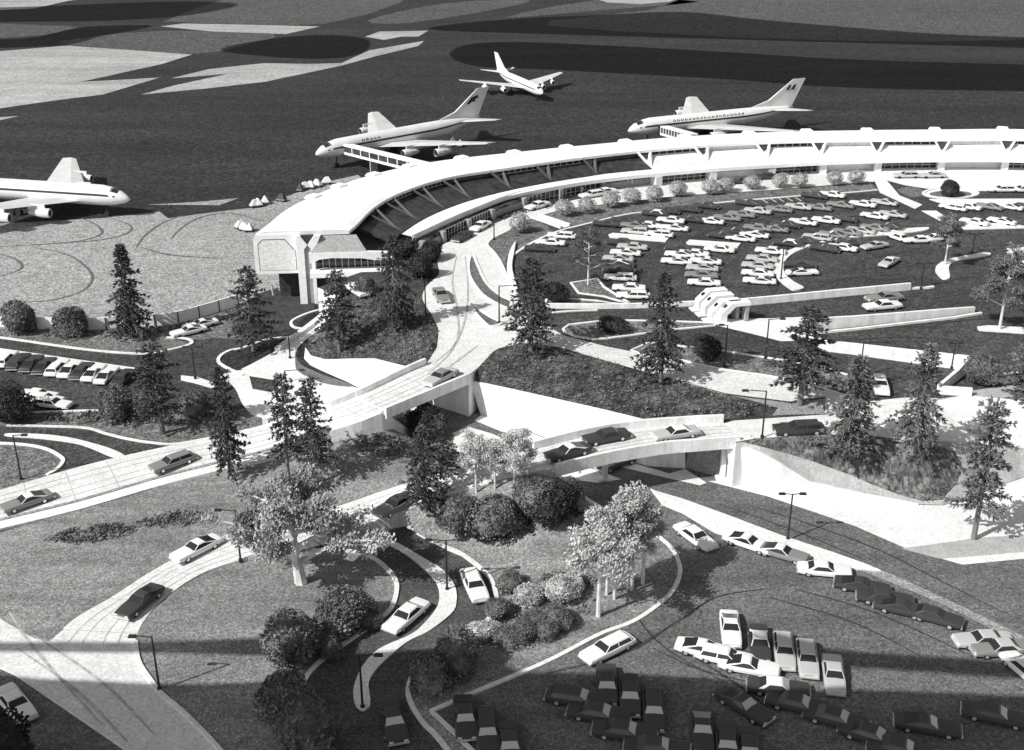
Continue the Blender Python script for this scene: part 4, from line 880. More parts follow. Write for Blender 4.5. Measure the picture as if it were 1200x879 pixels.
def shrub(name, label, kind, px, py, rpx, group, zr=1.0, cat='shrub'):
    """px,py = base on the ground, rpx = picture radius"""
    b = hit(px, py); rr = w_for(b, rpx) * .9; t = empty(name, b, NSH[0] * 1.7); tag(t, label, cat, group); NSH[0] += 1
    tk, cn = SH[kind][NSH[0] % 3]
    for nm, me in (('trunk', tk), ('crown', cn)):
        o = new_obj(nm, me, t); o.scale = (rr, rr, rr * zr * (.68 if 'bed' in label else 1))
    return t
words = ['first', 'second', 'third', 'fourth', 'fifth', 'sixth', 'seventh', 'eighth', 'ninth', 'tenth', 'eleventh', 'twelfth', 'thirteenth', 'fourteenth', 'fifteenth', 'sixteenth']
for i, (px, py, rp) in enumerate(((662, 253, 13), (687, 250, 12), (715, 243, 13), (741, 239, 12), (767, 236, 12), (794, 230, 12), (832, 228, 12), (851, 225, 11), (881, 222, 11), (913, 220, 11), (937, 220, 11), (978, 217, 11), (1002, 216, 11))):
    shrub('round_shrub', 'pale clipped round shrub, %s from the left in the row along the terminal road' % words[i], 'pale', px, py, rp, 'clipped round shrubs along the terminal road', .9)
shrub('round_shrub', 'pale round shrub alone on the corner lawn beside the terminal road bend', 'pale', 608, 273, 14, 'clipped round shrubs along the terminal road')
for px, py, rp, kd, lab in ((26, 389, 19, 'mid', 'grey round tree left of its twin in front of the white apron wall'), (85, 392, 20, 'mid', 'grey round tree between its twin and the lone tall conifer'),
    (651, 355, 13, 'dark', 'dark round shrub beside the broad conifer, below the car park edge'), (718, 388, 15, 'dark', 'dark pointed shrub on the long kerbed island'), (830, 420, 16, 'dark', 'dark bushy shrub on the verge below the toll booths'),
    (1151, 450, 18, 'mid', 'grey round shrub beside the corner of the white return wall'), (1112, 230, 11, 'dark', 'dark round shrub inside the pale ring island'),
    (17, 494, 22, 'dark', 'dark bushy tree at the left picture edge below the west car park'), (137, 491, 20, 'mid', 'rounded dark tree at the lower kerb of the west car park'), (168, 486, 16, 'mid', 'small round tree half hidden by the conifer near the west car park'),
    (229, 484, 17, 'mid', 'rounded tree right of the conifer at the west car park kerb'), (497, 513, 20, 'dark', 'dark round tree standing beside the pier of the long bridge'),
    (541, 618, 22, 'mid', 'rounded grove bush at the foot of the pale birches, left of its neighbour'), (584, 622, 27, 'mid', 'big rounded grove bush in front of the pale birches'), (622, 600, 22, 'mid', 'rounded tree between the pale birches and the dark grove bush'),
    (648, 608, 25, 'dark', 'very dark round tree near the end of the short bridge'), (668, 588, 18, 'mid', 'grey round tree behind the very dark one beside the bridge'), (562, 632, 16, 'dark', 'low dark bush at the front of the grove below the bridge'),
    (345, 775, 32, 'mid', 'big round bush on the loop lawn beside the light bands'), (403, 738, 32, 'mid', 'big round bush on the loop lawn next to the curved kerb'), (434, 736, 13, 'mid', 'small low bush tucked against the curved kerb'), (385, 770, 14, 'mid', 'small bush between the two big round lawn bushes'),
    (333, 838, 32, 'mid', 'shaded round bush low on the loop lawn'), (366, 888, 34, 'mid', 'shaded round bush at the bottom edge beside the branch road'), (532, 785, 27, 'mid', 'rounded dark tree at the lower bend of the branch road'), (502, 803, 25, 'mid', 'shaded dark tree at the kerb where the branch road narrows'),
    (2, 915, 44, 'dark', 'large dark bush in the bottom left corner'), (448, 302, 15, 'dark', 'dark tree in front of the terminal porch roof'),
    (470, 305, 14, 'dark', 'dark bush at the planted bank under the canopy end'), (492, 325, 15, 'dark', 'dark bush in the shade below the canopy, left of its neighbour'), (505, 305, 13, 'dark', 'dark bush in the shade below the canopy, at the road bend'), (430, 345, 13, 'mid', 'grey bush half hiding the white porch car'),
    (597, 690, 16, 'mid', 'dark shrub at the left of the mixed shrub bed'), (585, 722, 16, 'mid', 'dark shrub on the kerb side of the mixed shrub bed'), (620, 708, 18, 'light', 'light shrub in the middle of the mixed shrub bed'), (654, 700, 19, 'light', 'light shrub at the top of the mixed shrub bed'), (672, 690, 14, 'light', 'small light shrub nearest the birches in the shrub bed'),
    (628, 733, 17, 'mid', 'grey shrub in the lower middle of the mixed shrub bed'), (654, 732, 17, 'mid', 'grey shrub right of the lower middle of the shrub bed'), (562, 748, 17, 'light', 'light shrub beside the road at the end of the shrub bed'), (592, 752, 17, 'mid', 'dark low tree at the bottom of the mixed shrub bed'),
    (612, 750, 15, 'mid', 'dark shrub beside the low tree at the bottom of the shrub bed'), (640, 745, 14, 'mid', 'lowest right shrub of the mixed shrub bed')):
    shrub('shrub', lab, kd, px, py, rp, 'shrubs and rounded bushes')
# uncountable growth: low planting on the slopes and a few scrubby patches
def scatter(name, poly, n, lsz, m, seed, hgt=.35, off=.05):
    r = random.Random(seed); mb = MB(); xs = [p[0] for p in poly]; ys = [p[1] for p in poly]; k = 0
    while k < n:
        x, y = r.uniform(min(xs), max(xs)), r.uniform(min(ys), max(ys)); k += 1
        if not inside(poly, x, y): continue
        h = hit(x, y); nn = .5 + .5 * math.sin(h.x * .9 + h.y * 1.7) * math.sin(h.y * .8 - h.x * .4)
        if r.random() > .35 + .65 * nn: continue
        for _ in range(5): leaf(mb, h + Vector((r.gauss(0, .3), r.gauss(0, .3), off + abs(r.gauss(0, hgt)) * nn)), lsz, r)
    o = mb.build(name, m); o['kind'] = 'stuff'; return o
scatter('slope_planting', [(552, 446), (578, 414), (600, 406), (660, 410), (760, 439), (850, 464), (908, 478), (850, 494), (750, 490), (640, 465)], 1900, .11, L_SHRUB, 1)
scatter('slope_planting', [(368, 416), (380, 388), (402, 352), (455, 348), (490, 354), (510, 380), (512, 405), (498, 425), (440, 420), (385, 420)], 1500, .11, L_SHRUB, 2)
scatter('slope_planting', [(880, 519), (920, 514), (1010, 514), (1060, 518), (1110, 519), (1122, 540), (1118, 565), (1100, 588), (1080, 588), (1020, 560), (960, 530)], 500, .1, L_SHRUB, 3)
scatter('lawn_scrub', [(50, 633), (80, 622), (115, 617), (140, 614), (157, 618), (150, 628), (110, 635), (70, 636)], 420, .14, L_SHRUB, 4, .15)
scatter('lawn_scrub', [(160, 612), (190, 604), (225, 600), (250, 607), (240, 612), (195, 617), (165, 617)], 300, .14, L_SHRUB, 5, .15)
scatter('hedge_planting', [(392, 505), (440, 510), (500, 520), (536, 530), (536, 540), (480, 545), (420, 530)], 500, .2, L_SHRUB, 6, .5)
scatter('hedge_planting', [(10, 487), (95, 485), (250, 485), (285, 482), (260, 496), (150, 500), (60, 494)], 700, .18, L_SHRUB, 7, .3)
scatter('hedge_planting', [(0, 386), (110, 388), (190, 383), (240, 373), (292, 358), (300, 368), (240, 384), (150, 394), (60, 395), (0, 392)], 700, .2, L_SHRUB, 8, .25)
scatter('hedge_planting', [(470, 300), (500, 282), (530, 268), (570, 256), (620, 243), (690, 230), (700, 233), (620, 249), (560, 268), (520, 288), (512, 310), (510, 325), (480, 338), (440, 342), (455, 315)], 1500, .2, L_DARK, 9, .6)
scatter('shrub_bed', [(575, 690), (600, 680), (680, 668), (700, 680), (690, 705), (660, 740), (620, 760), (570, 765), (585, 725)], 500, .13, L_SHRUB, 10, .25)
scatter('grove_floor', [(500, 605), (540, 590), (660, 590), (690, 600), (660, 612), (600, 632), (540, 632)], 700, .18, L_DARK, 11, .25)
# ================================================================ CARS
def paint(name, v): return mat(name, v, (), rough=.38, spec=.5)
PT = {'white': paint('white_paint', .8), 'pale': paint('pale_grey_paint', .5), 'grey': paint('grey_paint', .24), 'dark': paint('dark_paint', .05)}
M_CGLASS = mat('car_glass', .025, (), rough=.1, spec=.6); M_SKYGLASS = mat('sky_reflection_glass', .5, (), rough=.15, spec=.7); M_LAMP = mat('lamp_lens', .75, (), rough=.2); M_TAIL = mat('tail_lens', .12, (), rough=.3)  # bright glass: sky reflection on shaded windshields, put into the base colour
def car_parts(style):
    """sedan of the sixties: x forward, y left, wheels on z=0"""
    st = [(-2.80, .78, .46, .80), (-2.74, .90, .38, .87), (-2.2, .965, .27, .92), (-1.3, .985, .25, .93), (0, .99, .25, .92), (1.1, .985, .25, .93), (2.1, .965, .27, .89), (2.68, .92, .34, .86), (2.78, .84, .42, .80)]
    b = MB(); V = []; k = 9
    for x, w_, zl, zb in st:
        half = [(w_ * .80, zl), (w_ * .97, zl + .1), (w_, (zl + zb) / 2 + .06), (w_ * .95, zb - .03), (w_ * .80, zb + .02), (0, zb + .045)]
        ring = half + [(-y, z) for y, z in half[-2::-1]]
        V += [(x, y, z) for y, z in ring]; k = len(ring)
    Fc = [(i * k + j, i * k + (j + 1) % k, (i + 1) * k + (j + 1) % k, (i + 1) * k + j) for i in range(len(st) - 1) for j in range(k)]
    Fc += [tuple(range(k)), tuple((len(st) - 1) * k + j for j in range(k))]
    b.add(V, Fc); body = fixn(b.build('body', None, o=False))
    wag = style == 'wagon'
    bx0, tx0, tx1, bx1 = {'wagon': (-2.35, -2.1, .32, 1.02), 'sedan': (-1.75, -1.05, .32, 1.02), 'coupe': (-2.15, -.75, .1, .85)}[style]
    wb, wt, zb, zt = .86, .68, .92, 1.40
    B = [Vector((bx0, wb, zb)), Vector((bx1, wb, zb)), Vector((bx1, -wb, zb)), Vector((bx0, -wb, zb))]
    T = [Vector((tx0, wt, zt - .02)), Vector((tx1, wt, zt - .02)), Vector((tx1, -wt, zt - .02)), Vector((tx0, -wt, zt - .02))]
    r = MB(); r.add([(tx0 - .06, wt + .03, zt - .05), (tx1 + .06, wt + .03, zt - .05), (tx1 + .06, -wt - .03, zt - .05), (tx0 - .06, -wt - .03, zt - .05), (tx0 + .08, wt - .1, zt + .03), (tx1 - .1, wt - .1, zt + .03), (tx1 - .1, -wt + .1, zt + .03), (tx0 + .08, -wt + .1, zt + .03)],
            [(3, 2, 1, 0), (4, 5, 6, 7), (0, 1, 5, 4), (1, 2, 6, 5), (2, 3, 7, 6), (3, 0, 4, 7)])
    def pillar(p, q, w0, w1):
        for s in (1, -1):
            a, c = Vector(p), Vector(q); a.y *= s; c.y *= s; f = Vector((1, 0, 0)); y = Vector((0, .05 * s, 0))
            vs = [a - y, a + f * w0 - y, c + f * w1 - y, c - y, a + y * .3, a + f * w0 + y * .3, c + f * w1 + y * .3, c + y * .3]
            r.add(vs, [(0, 1, 2, 3), (7, 6, 5, 4), (0, 4, 5, 1), (1, 5, 6, 2), (2, 6, 7, 3), (3, 7, 4, 0)])
    pillar((bx0 - .02, wb, zb), (tx0 - .02, wt, zt - .03), .42 if not wag else .12, .3 if not wag else .12)
    pillar((bx1 - .1, wb, zb), (tx1 - .06, wt, zt - .03), .1, .1)
    if wag: pillar((-.75, wb, zb), (-.7, wt, zt - .03), .1, .1)
    roof = fixn(r.build('roof', None, o=False))
    def q(name, a): 
        m = MB(); m.add(a, [(0, 1, 2, 3)]); return m.build(name, None, o=False)
    e = .02
    ws = q('windshield', [B[1], B[2], T[2], T[1]]); rw = q('rear_window', [B[3], B[0], T[0], T[3]])
    s1 = q('side_window', [B[0], B[1], T[1], T[0]]); s2 = q('side_window', [B[2], B[3], T[3], T[2]])
    parts = [('body', body, 'body'), ('roof', roof, 'roof'), ('windshield', ws, 'glass'), ('rear_window', rw, 'glass'), ('side_window', s1, 'glass'), ('side_window', s2, 'glass')]
    for x in (-1.68, 1.72):
        for s in (1, -1):
            m = MB(); m.tube([(x, s * .70, .35), (x, s * .965, .35)], .36, 14); wv = m.build('wheel', None, o=False); wv.materials.append(M_TYRE)
            m2 = MB(); m2.tube([(x, s * .955, .35), (x, s * .985, .35)], .2, 10); parts.append(('wheel', wv, None)); parts.append(('hubcap', m2.build('hubcap', M_CHROME, o=False), 'sub'))
    for x, n in ((2.83, 'front_bumper'), (-2.84, 'rear_bumper')):
        m = MB(); m.box((x, 0, .46), (.14, 1.8, .16)); parts.append((n, m.build(n, M_CHROME, o=False), None))
    for s in (1, -1):
        m = MB(); m.box((2.76, s * .62, .68), (.1, .36, .16)); parts.append(('headlight', m.build('headlight', M_LAMP, o=False), None))
        m = MB(); m.box((-2.79, s * .6, .68), (.08, .42, .13)); parts.append(('tail_light', m.build('tail_light', M_TAIL, o=False), None))
    return parts
CP = {s: car_parts(s) for s in ('sedan', 'wagon', 'coupe')}
PROTO = {}
def car_proto(style, body, roof, glass, small):
    key = (style, body, roof, glass, small)
    if key in PROTO: return PROTO[key], False
    t = empty('parked_car'); lastw = None
    for nm, me, role in CP[style]:
        if small and nm in ('hubcap', 'headlight', 'tail_light'): continue
        if role in ('body', 'roof', 'glass'):
            me = me.copy(); me.materials.clear(); me.materials.append(PT[body] if role == 'body' else PT[roof] if role == 'roof' else (M_SKYGLASS if glass and nm == 'windshield' else M_CGLASS))
        o = new_obj(nm, me, lastw if role == 'sub' else t)
        if nm == 'wheel': lastw = o
    PROTO[key] = t
    return t, True
CW = {('white', 'white'): 'white', ('pale', 'pale'): 'pale grey', ('grey', 'grey'): 'grey', ('dark', 'dark'): 'dark', ('dark', 'white'): 'dark white-roofed', ('grey', 'white'): 'grey white-roofed', ('pale', 'dark'): 'pale dark-roofed', ('white', 'dark'): 'white dark-roofed', ('pale', 'white'): 'pale white-roofed', ('grey', 'dark'): 'grey dark-roofed'}
def car(px, py, ang, body, label, group, roof=None, style='sedan', glass=0, small=False, name='parked_car', sc=1.0, img=True, z=None):
    """px,py = picture centre of the car; ang = heading: image vector (dx,dy) or world degrees"""
    roof = roof or body; h = hit(px, py) if z is None else at(px, py, z)
    p = at(px, py, h.z + .5); b = Vector((p.x, p.y, h.z + .03))
    if isinstance(ang, tuple):
        a = at(px - ang[0], py - ang[1], h.z); c = at(px + ang[0], py + ang[1], h.z); ang = math.degrees(math.atan2(c.y - a.y, c.x - a.x))
    if style == 'sedan': style = ('sedan', 'coupe', 'sedan', 'sedan', 'wagon', 'coupe')[int(px * 7 + py * 3) % 6] if body != 'dark' or 'limousine' not in label else 'wagon'
    pr, fresh = car_proto(style, body, roof, glass, small)
    t = pr if fresh else copy_tree(pr)
    t.name = name; t.location = b; t.rotation_euler = (0, 0, R(ang)); t.scale = (sc, sc, sc * .9)
    tag(t, label, 'car', group); return t
ROADG = 'cars driving on the roads'
for a in ((517, 346, (3, 5), 'grey', 'grey car driving down the terminal road past the crescent island', 'grey'), (516, 442, (-9, 5), 'pale', 'pale car with grey roof crossing the long road bridge', 'grey'), (202, 542, (-9, 3.2), 'grey', 'grey car on the approach road nearest the two close conifers', 'grey'),
          (31, 588, (-9, 3), 'grey', 'grey white-roofed car at the left end of the approach road', 'white'), (230, 643, (-9, 4.5), 'white', 'white car on the loop ramp in front of the spreading tree', 'white'), (164, 705, (-6, 5), 'dark', 'black car coming down the curve of the loop ramp', 'dark'),
          (463, 592, (-9, 5), 'grey', 'dark grey car at the split of loop ramp and branch road', 'dark'), (476, 722, (-7, 6), 'white', 'white car on the branch road inside the curving median', 'white'), (556, 686, (3, 7), 'white', 'pale car on the outer branch road beside the shrub bed', 'white'),
          (665, 530, (-9, 2.6), 'dark', 'dark car with white roof, first of three on the short bridge', 'white'), (710, 512, (-9, 1.7), 'dark', 'all dark car, middle one of three on the short bridge', 'dark'), (792, 508, (-9, 1.4), 'pale', 'pale car, last of three on the short bridge', 'white'),
          (722, 542, (-8, 3), 'dark', 'dark car on the lower road under the short bridge', 'dark'), (936, 503, (-9, .4), 'dark', 'long black limousine on the upper road beside a lamp post', 'dark'), (1031, 451, (1.5, 5), 'white', 'white car coming down the upper road between two conifers', 'white'),
          (18, 825, (4, 5), 'white', 'white car at the left edge of the bottom road', 'white'), (461, 845, (2, 8), 'dark', 'dark car in cloud shade on the branch road at the bottom', 'dark'), (712, 760, (-9, 4.5), 'white', 'white car beside the kerb of the birch grove in the car park', 'white'),
          (815, 629, (7, 5), 'white', 'white car near the lower median, beyond the birch grove', 'white'), (1036, 349, (-9, .8), 'grey', 'grey car on the exit lane, farther of the pair', 'grey'), (1034, 358.5, (-9, .8), 'white', 'white car on the exit lane, nearer of the pair', 'white'),
          (419, 340, (7, 5), 'white', 'white car on the terminal porch half hidden by conifers', 'white')):
    car(a[0], a[1], a[2], a[3], a[4], ROADG, roof=a[5], name='car', sc=1.12 if 'limousine' in a[4] else 1.04, glass=1 if a[1] > 820 and a[3] == 'dark' else 0, z=ZP if 'porch' in a[4] else 0 if 'under the short' in a[4] else None)
# front car park, listed one by one
FG = 'cars in the front car park'
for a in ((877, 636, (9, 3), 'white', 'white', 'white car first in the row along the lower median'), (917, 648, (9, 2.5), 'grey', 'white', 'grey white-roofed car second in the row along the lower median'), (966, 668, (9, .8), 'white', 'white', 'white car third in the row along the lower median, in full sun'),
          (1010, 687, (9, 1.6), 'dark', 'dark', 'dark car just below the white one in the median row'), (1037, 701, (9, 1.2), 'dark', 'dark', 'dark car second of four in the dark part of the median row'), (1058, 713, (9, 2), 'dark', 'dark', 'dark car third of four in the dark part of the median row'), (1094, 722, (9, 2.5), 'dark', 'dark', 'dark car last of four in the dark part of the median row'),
          (1152, 750, (-9, .4), 'pale', 'pale', 'pale car at the right edge of the car park, behind its neighbour'), (1172, 760, (-9, .6), 'grey', 'pale', 'grey car with pale roof at the right edge of the car park'), (1203, 786, (6, 5), 'white', 'white', 'white car cut by the right edge of the front car park'),
          (856, 737, (1, 9), 'white', 'white', 'white car parked nose down, leftmost of the five upright ones'), (890, 754, (1, 9), 'dark', 'white', 'dark white-roofed car, second of the five parked nose down'), (919, 763, (1, 9), 'pale', 'pale', 'pale car, middle one of the five parked nose down'), (946, 772, (1.1, 9), 'pale', 'pale', 'pale car, fourth of the five parked nose down'), (977, 791, (1.1, 9), 'pale', 'pale', 'pale car, rightmost of the five parked nose down'),
          (826, 761, (9, 1.8), 'white', 'white', 'white car farthest back in the slanted trio'), (850, 770, (9, 1.8), 'white', 'white', 'white car in the middle of the slanted trio'), (878, 781, (9, 1.6), 'white', 'white', 'white car nearest in the slanted trio'),
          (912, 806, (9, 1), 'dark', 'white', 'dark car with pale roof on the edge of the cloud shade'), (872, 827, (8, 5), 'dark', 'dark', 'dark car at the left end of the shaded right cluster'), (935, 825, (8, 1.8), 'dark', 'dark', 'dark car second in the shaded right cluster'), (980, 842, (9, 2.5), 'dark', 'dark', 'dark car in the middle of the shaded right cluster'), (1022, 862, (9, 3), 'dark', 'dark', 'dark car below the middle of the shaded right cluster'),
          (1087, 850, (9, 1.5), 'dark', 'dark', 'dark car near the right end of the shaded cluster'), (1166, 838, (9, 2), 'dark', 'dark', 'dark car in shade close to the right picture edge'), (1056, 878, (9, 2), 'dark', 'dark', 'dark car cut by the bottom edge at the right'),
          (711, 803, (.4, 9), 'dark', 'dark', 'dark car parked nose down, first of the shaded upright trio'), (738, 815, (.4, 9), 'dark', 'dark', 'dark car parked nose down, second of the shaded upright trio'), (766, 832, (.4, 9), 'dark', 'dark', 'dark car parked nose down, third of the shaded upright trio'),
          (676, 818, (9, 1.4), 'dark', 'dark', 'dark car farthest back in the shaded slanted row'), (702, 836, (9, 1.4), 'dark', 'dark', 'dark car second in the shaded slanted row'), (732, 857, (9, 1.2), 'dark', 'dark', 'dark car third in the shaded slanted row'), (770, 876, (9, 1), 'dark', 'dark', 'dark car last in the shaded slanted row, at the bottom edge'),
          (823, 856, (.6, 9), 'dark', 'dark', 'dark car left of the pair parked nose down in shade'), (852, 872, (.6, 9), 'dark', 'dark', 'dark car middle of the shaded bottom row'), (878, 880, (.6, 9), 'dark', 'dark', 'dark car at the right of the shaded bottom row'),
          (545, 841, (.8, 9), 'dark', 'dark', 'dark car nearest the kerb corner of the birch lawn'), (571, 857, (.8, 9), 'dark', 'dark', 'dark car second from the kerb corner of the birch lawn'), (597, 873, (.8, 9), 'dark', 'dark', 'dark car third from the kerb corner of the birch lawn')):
    car(a[0], a[1], a[2], a[3], a[5], FG, roof=a[4], glass=1 if a[1] > 795 else 0, style='wagon' if a[5].startswith('pale car, middle') else 'sedan')
# west car park
for i, (px, py, c) in enumerate(((7, 421, 'white'), (22, 424, 'dark'), (37, 426, 'dark'), (52, 429, 'dark'), (67, 431, 'white'), (82, 433, 'white'), (96, 435, 'dark'), (110, 437, 'white'), (125, 440, 'white'), (144, 443, 'dark'))):
    car(px, py, (6, -6), c, '%s car, %s from the left in the row of the west car park' % (CW[(c, c)], words[i]), 'cars in the west car park', small=True)
for px, py, d, l in ((45, 463, (9, 1), 'white car farthest back in the white trio below the west row'), (52, 468, (9, 1), 'white car in the middle of the white trio below the west row'), (61, 473, (9, 1), 'white car nearest in the white trio below the west row'),
                     (221, 388, (-9, 2), 'white car nearer of the pair by the white apron wall'), (235, 380, (-9, 2), 'white car farther of the pair by the white apron wall')):
    car(px, py, d, 'white', l, 'cars in the west car park', small=True)
# terminal kerbside
for px, py, d, c, l in ((563, 265, (-9, 5), 'white', 'white car at the kerb in the shade of the canopy bend'), (542, 277, (-9, 5), 'dark', 'dark car at the kerb in front of the white one at the canopy bend'), (630, 241, (-9, 2.4), 'white', 'white car at the kerb left of the row of round shrubs'), (694, 228, (-9, 1.5), 'white', 'white car behind the second round shrub at the terminal kerb'), (708, 225, (-9, 1.5), 'white', 'white car just ahead of another behind the round shrubs'),
                        (868, 212, (-9, .4), 'dark', 'dark car glimpsed behind the middle round shrubs'), (899, 207, (-9, .4), 'dark', 'dark car in front of a pier of the terminal'), (1062, 205.5, (-9, .1), 'pale', 'pale car left of two stopped in front of the terminal'), (1093, 205.5, (-9, .1), 'pale', 'pale car right of two stopped in front of the terminal'),
                        (1174, 222, (-9, .1), 'white', 'white car left of the pair on the right of the ring island'), (1198, 222, (-9, .1), 'white', 'white car cut by the right edge beyond the ring island')):
    car(px, py, d, c, l, 'cars at the terminal kerb', small=True)
# curved car park rows
PC = Vector((68, 165, 0))
def lot(rowname, cars):
    for i, c in enumerate(cars):
        px, py, col = c[0], c[1], c[2]; roof = c[3] if len(c) > 3 and c[3] else col
        b = at(px, py, ZP) - PC; th = math.degrees(math.atan2(b.y, b.x))
        a = c[4] if len(c) > 4 else 180 - (180 - th) * .36
        car(px, py, a, col, '%s car, %s from the left in the %s' % (CW[(col, roof)], words[i], rowname), 'cars in the curved car park', roof=roof, small=True, z=ZP, sc=.93)
lot('outer row under the shrubs', [(632, 291, 'dark'), (645, 284, 'white'), (658, 276, 'white'), (711, 262, 'dark'), (732, 258, 'dark'), (768, 250, 'dark', 'white'), (781, 247, 'dark'), (805, 245, 'dark'), (827, 241, 'dark'), (877, 238, 'dark'), (954, 229, 'dark'), (975, 228, 'white')])
lot('upper left block', [(745, 271, 'pale'), (743, 264, 'grey'), (758, 264, 'white'), (772, 274, 'white'), (786, 258, 'white'), (790, 267, 'white')])
lot('column left of the inner aisle', [(728, 284, 'dark'), (741, 289, 'pale'), (733, 296, 'white'), (724, 303, 'pale'), (724, 309, 'dark', 'white'), (725, 316, 'dark'), (727, 325, 'white'), (737, 337, 'white'), (742, 346, 'white')])
lot('second arc below the shrubs', [(810, 257, 'dark'), (832, 259, 'white'), (852, 255, 'grey'), (869, 251, 'grey'), (888, 247, 'pale'), (913, 245, 'grey'), (936, 242, 'pale'), (959, 243, 'grey'), (985, 240, 'grey'), (1011, 239, 'white'), (1036, 237, 'pale')])
lot('middle parking arc', [(847, 276, 'dark'), (868, 279, 'white'), (863, 271, 'dark'), (884, 275, 'white'), (888, 267, 'grey'), (907, 268, 'grey'), (921, 263, 'dark'), (941, 260, 'white'), (968, 258, 'white'), (988, 256, 'dark'), (1025, 253, 'white'), (1046, 251, 'pale')])
lot('block by the second white strip', [(797, 291, 'dark'), (797, 298, 'white'), (793, 306, 'white'), (813, 297, 'white'), (827, 306, 'white'), (823, 314, 'pale'), (822, 322, 'grey'), (825, 331, 'white'), (843, 292, 'white')])
lot('row outside the curved median', [(890, 329, 'white'), (888, 320, 'white'), (888, 311, 'pale'), (893, 303, 'pale'), (903, 294, 'white'), (924, 285, 'dark', 'white'), (942, 282, 'dark'), (958, 278, 'pale'), (976, 275, 'grey'), (993, 272, 'grey'), (1009, 270, 'pale'), (1025, 267, 'grey'), (1042, 265, 'dark')])
lot('area inside the curved median', [(937, 310, 'dark', 'dark', 170), (940, 319, 'white', 'white', 5), (967, 291, 'dark', 'dark', 150), (987, 290, 'white', 'white', 150), (998, 284, 'dark', 'dark', 160), (1025, 288, 'pale', 'pale', 205), (1042, 307, 'pale', 'white', 230), (1053, 278, 'white', 'white', 120), (1077, 281, 'white', 'white', 185), (1094, 279, 'white', 'white', 190)])
lot('right hand row behind white trunk trees', [(1117, 243, 'white'), (1134, 242, 'white'), (1159, 242, 'grey'), (1183, 242, 'white'), (1206, 242, 'dark')])
lot('near row by the right white strip', [(1142, 260, 'white'), (1174, 259, 'white'), (1200, 261, 'dark')])
# ================================================================ LAMP POSTS
LG = 'street lamps'
def lamp(px, py, ytop, arm, label, double=False, z=None):
    b = hit(px, py) if z is None else at(px, py, z); h = h_for(b, ytop); t = empty('lamp_post', b); tag(t, label, 'lamp post', LG)
    m = MB(); m.tube([(0, 0, -.05), (0, 0, h)], [.12, .085], 8); m.build('pole', M_DARK, t)
    m = MB(); m.tube([(0, 0, -.02), (0, 0, .35)], [.24, .2], 8); m.build('base', M_DARK, t)
    L = w_for(b, abs(arm)); s = 1 if arm > 0 else -1
    for q in ((s, -s) if double else (s,)):
        m = MB(); m.tube([(0, 0, h - .06), (q * L * .8, 0, h + .08)], .06, 6); am = m.build('arm', M_DARK, t)
        m = MB(); m.box((q * L, 0, h + .05), (max(.8, L * .35), .38, .2), 0, top=.8); m.build('lamp_head', M_DARK, t)
for a in ((25, 562, 510, 13, 'curved-arm lamp post on the left loop island'), (340, 420, 389, 8, 'double-headed lamp post beside the service road parapet', True), (335, 448, 434, 20, 'lamp post with arm to the right, behind the two close conifers'), (229, 444, 407, 8, 'double-headed lamp post in the west car park', True),
          (499, 369, 329, 6, 'lamp post on the bank beside the terminal road, left of the driving grey car'), (585, 379, 335, 19, 'lamp post with arm to the right between crescent island and conifer', False, 6), (579, 281, 257, 5, 'small lamp post at the corner lawn by the lone round shrub', False, 6),
          (849, 430, 381, -7, 'lamp post right of the dark shrub on the verge', False, 6), (897, 420, 374, 16, 'lamp post with arm to the right below the toll walkway', False, 6), (1007, 443, 401, 25, 'lamp post with long arm above the upper road near the white car', False, 6), (893, 513, 458, -24, 'lamp post with arm to the left at the limousine'),
          (1115, 432, 402, 6, 'small double lamp behind the corner of the white wall', True, 6), (923, 633, 579, 12, 'double-headed lamp post on the lower median', True), (524, 692, 633, 20, 'double-headed lamp post on the widest bend of the curving median', True), (425, 830, 768, 22, 'double-headed lamp post on the tip of the curving median', True),
          (187, 809, 746, -22, 'lamp post with arm to the left over the bottom road', False), (282, 658, 598, -20, 'lamp post half hidden by the spreading tree', False), (1079, 339, 309, 8, 'double-headed lamp post at the end of the car park wall', True, 6), (1139, 297, 274, 8, 'double-headed lamp post above the hooked island', True, 6),
          (1004, 267, 254, 6, 'double-headed lamp post among the middle parking arcs', True, 6), (915, 328, 291, 4, 'double-headed lamp post on the curved white median', True, 6)):
    lamp(*a)
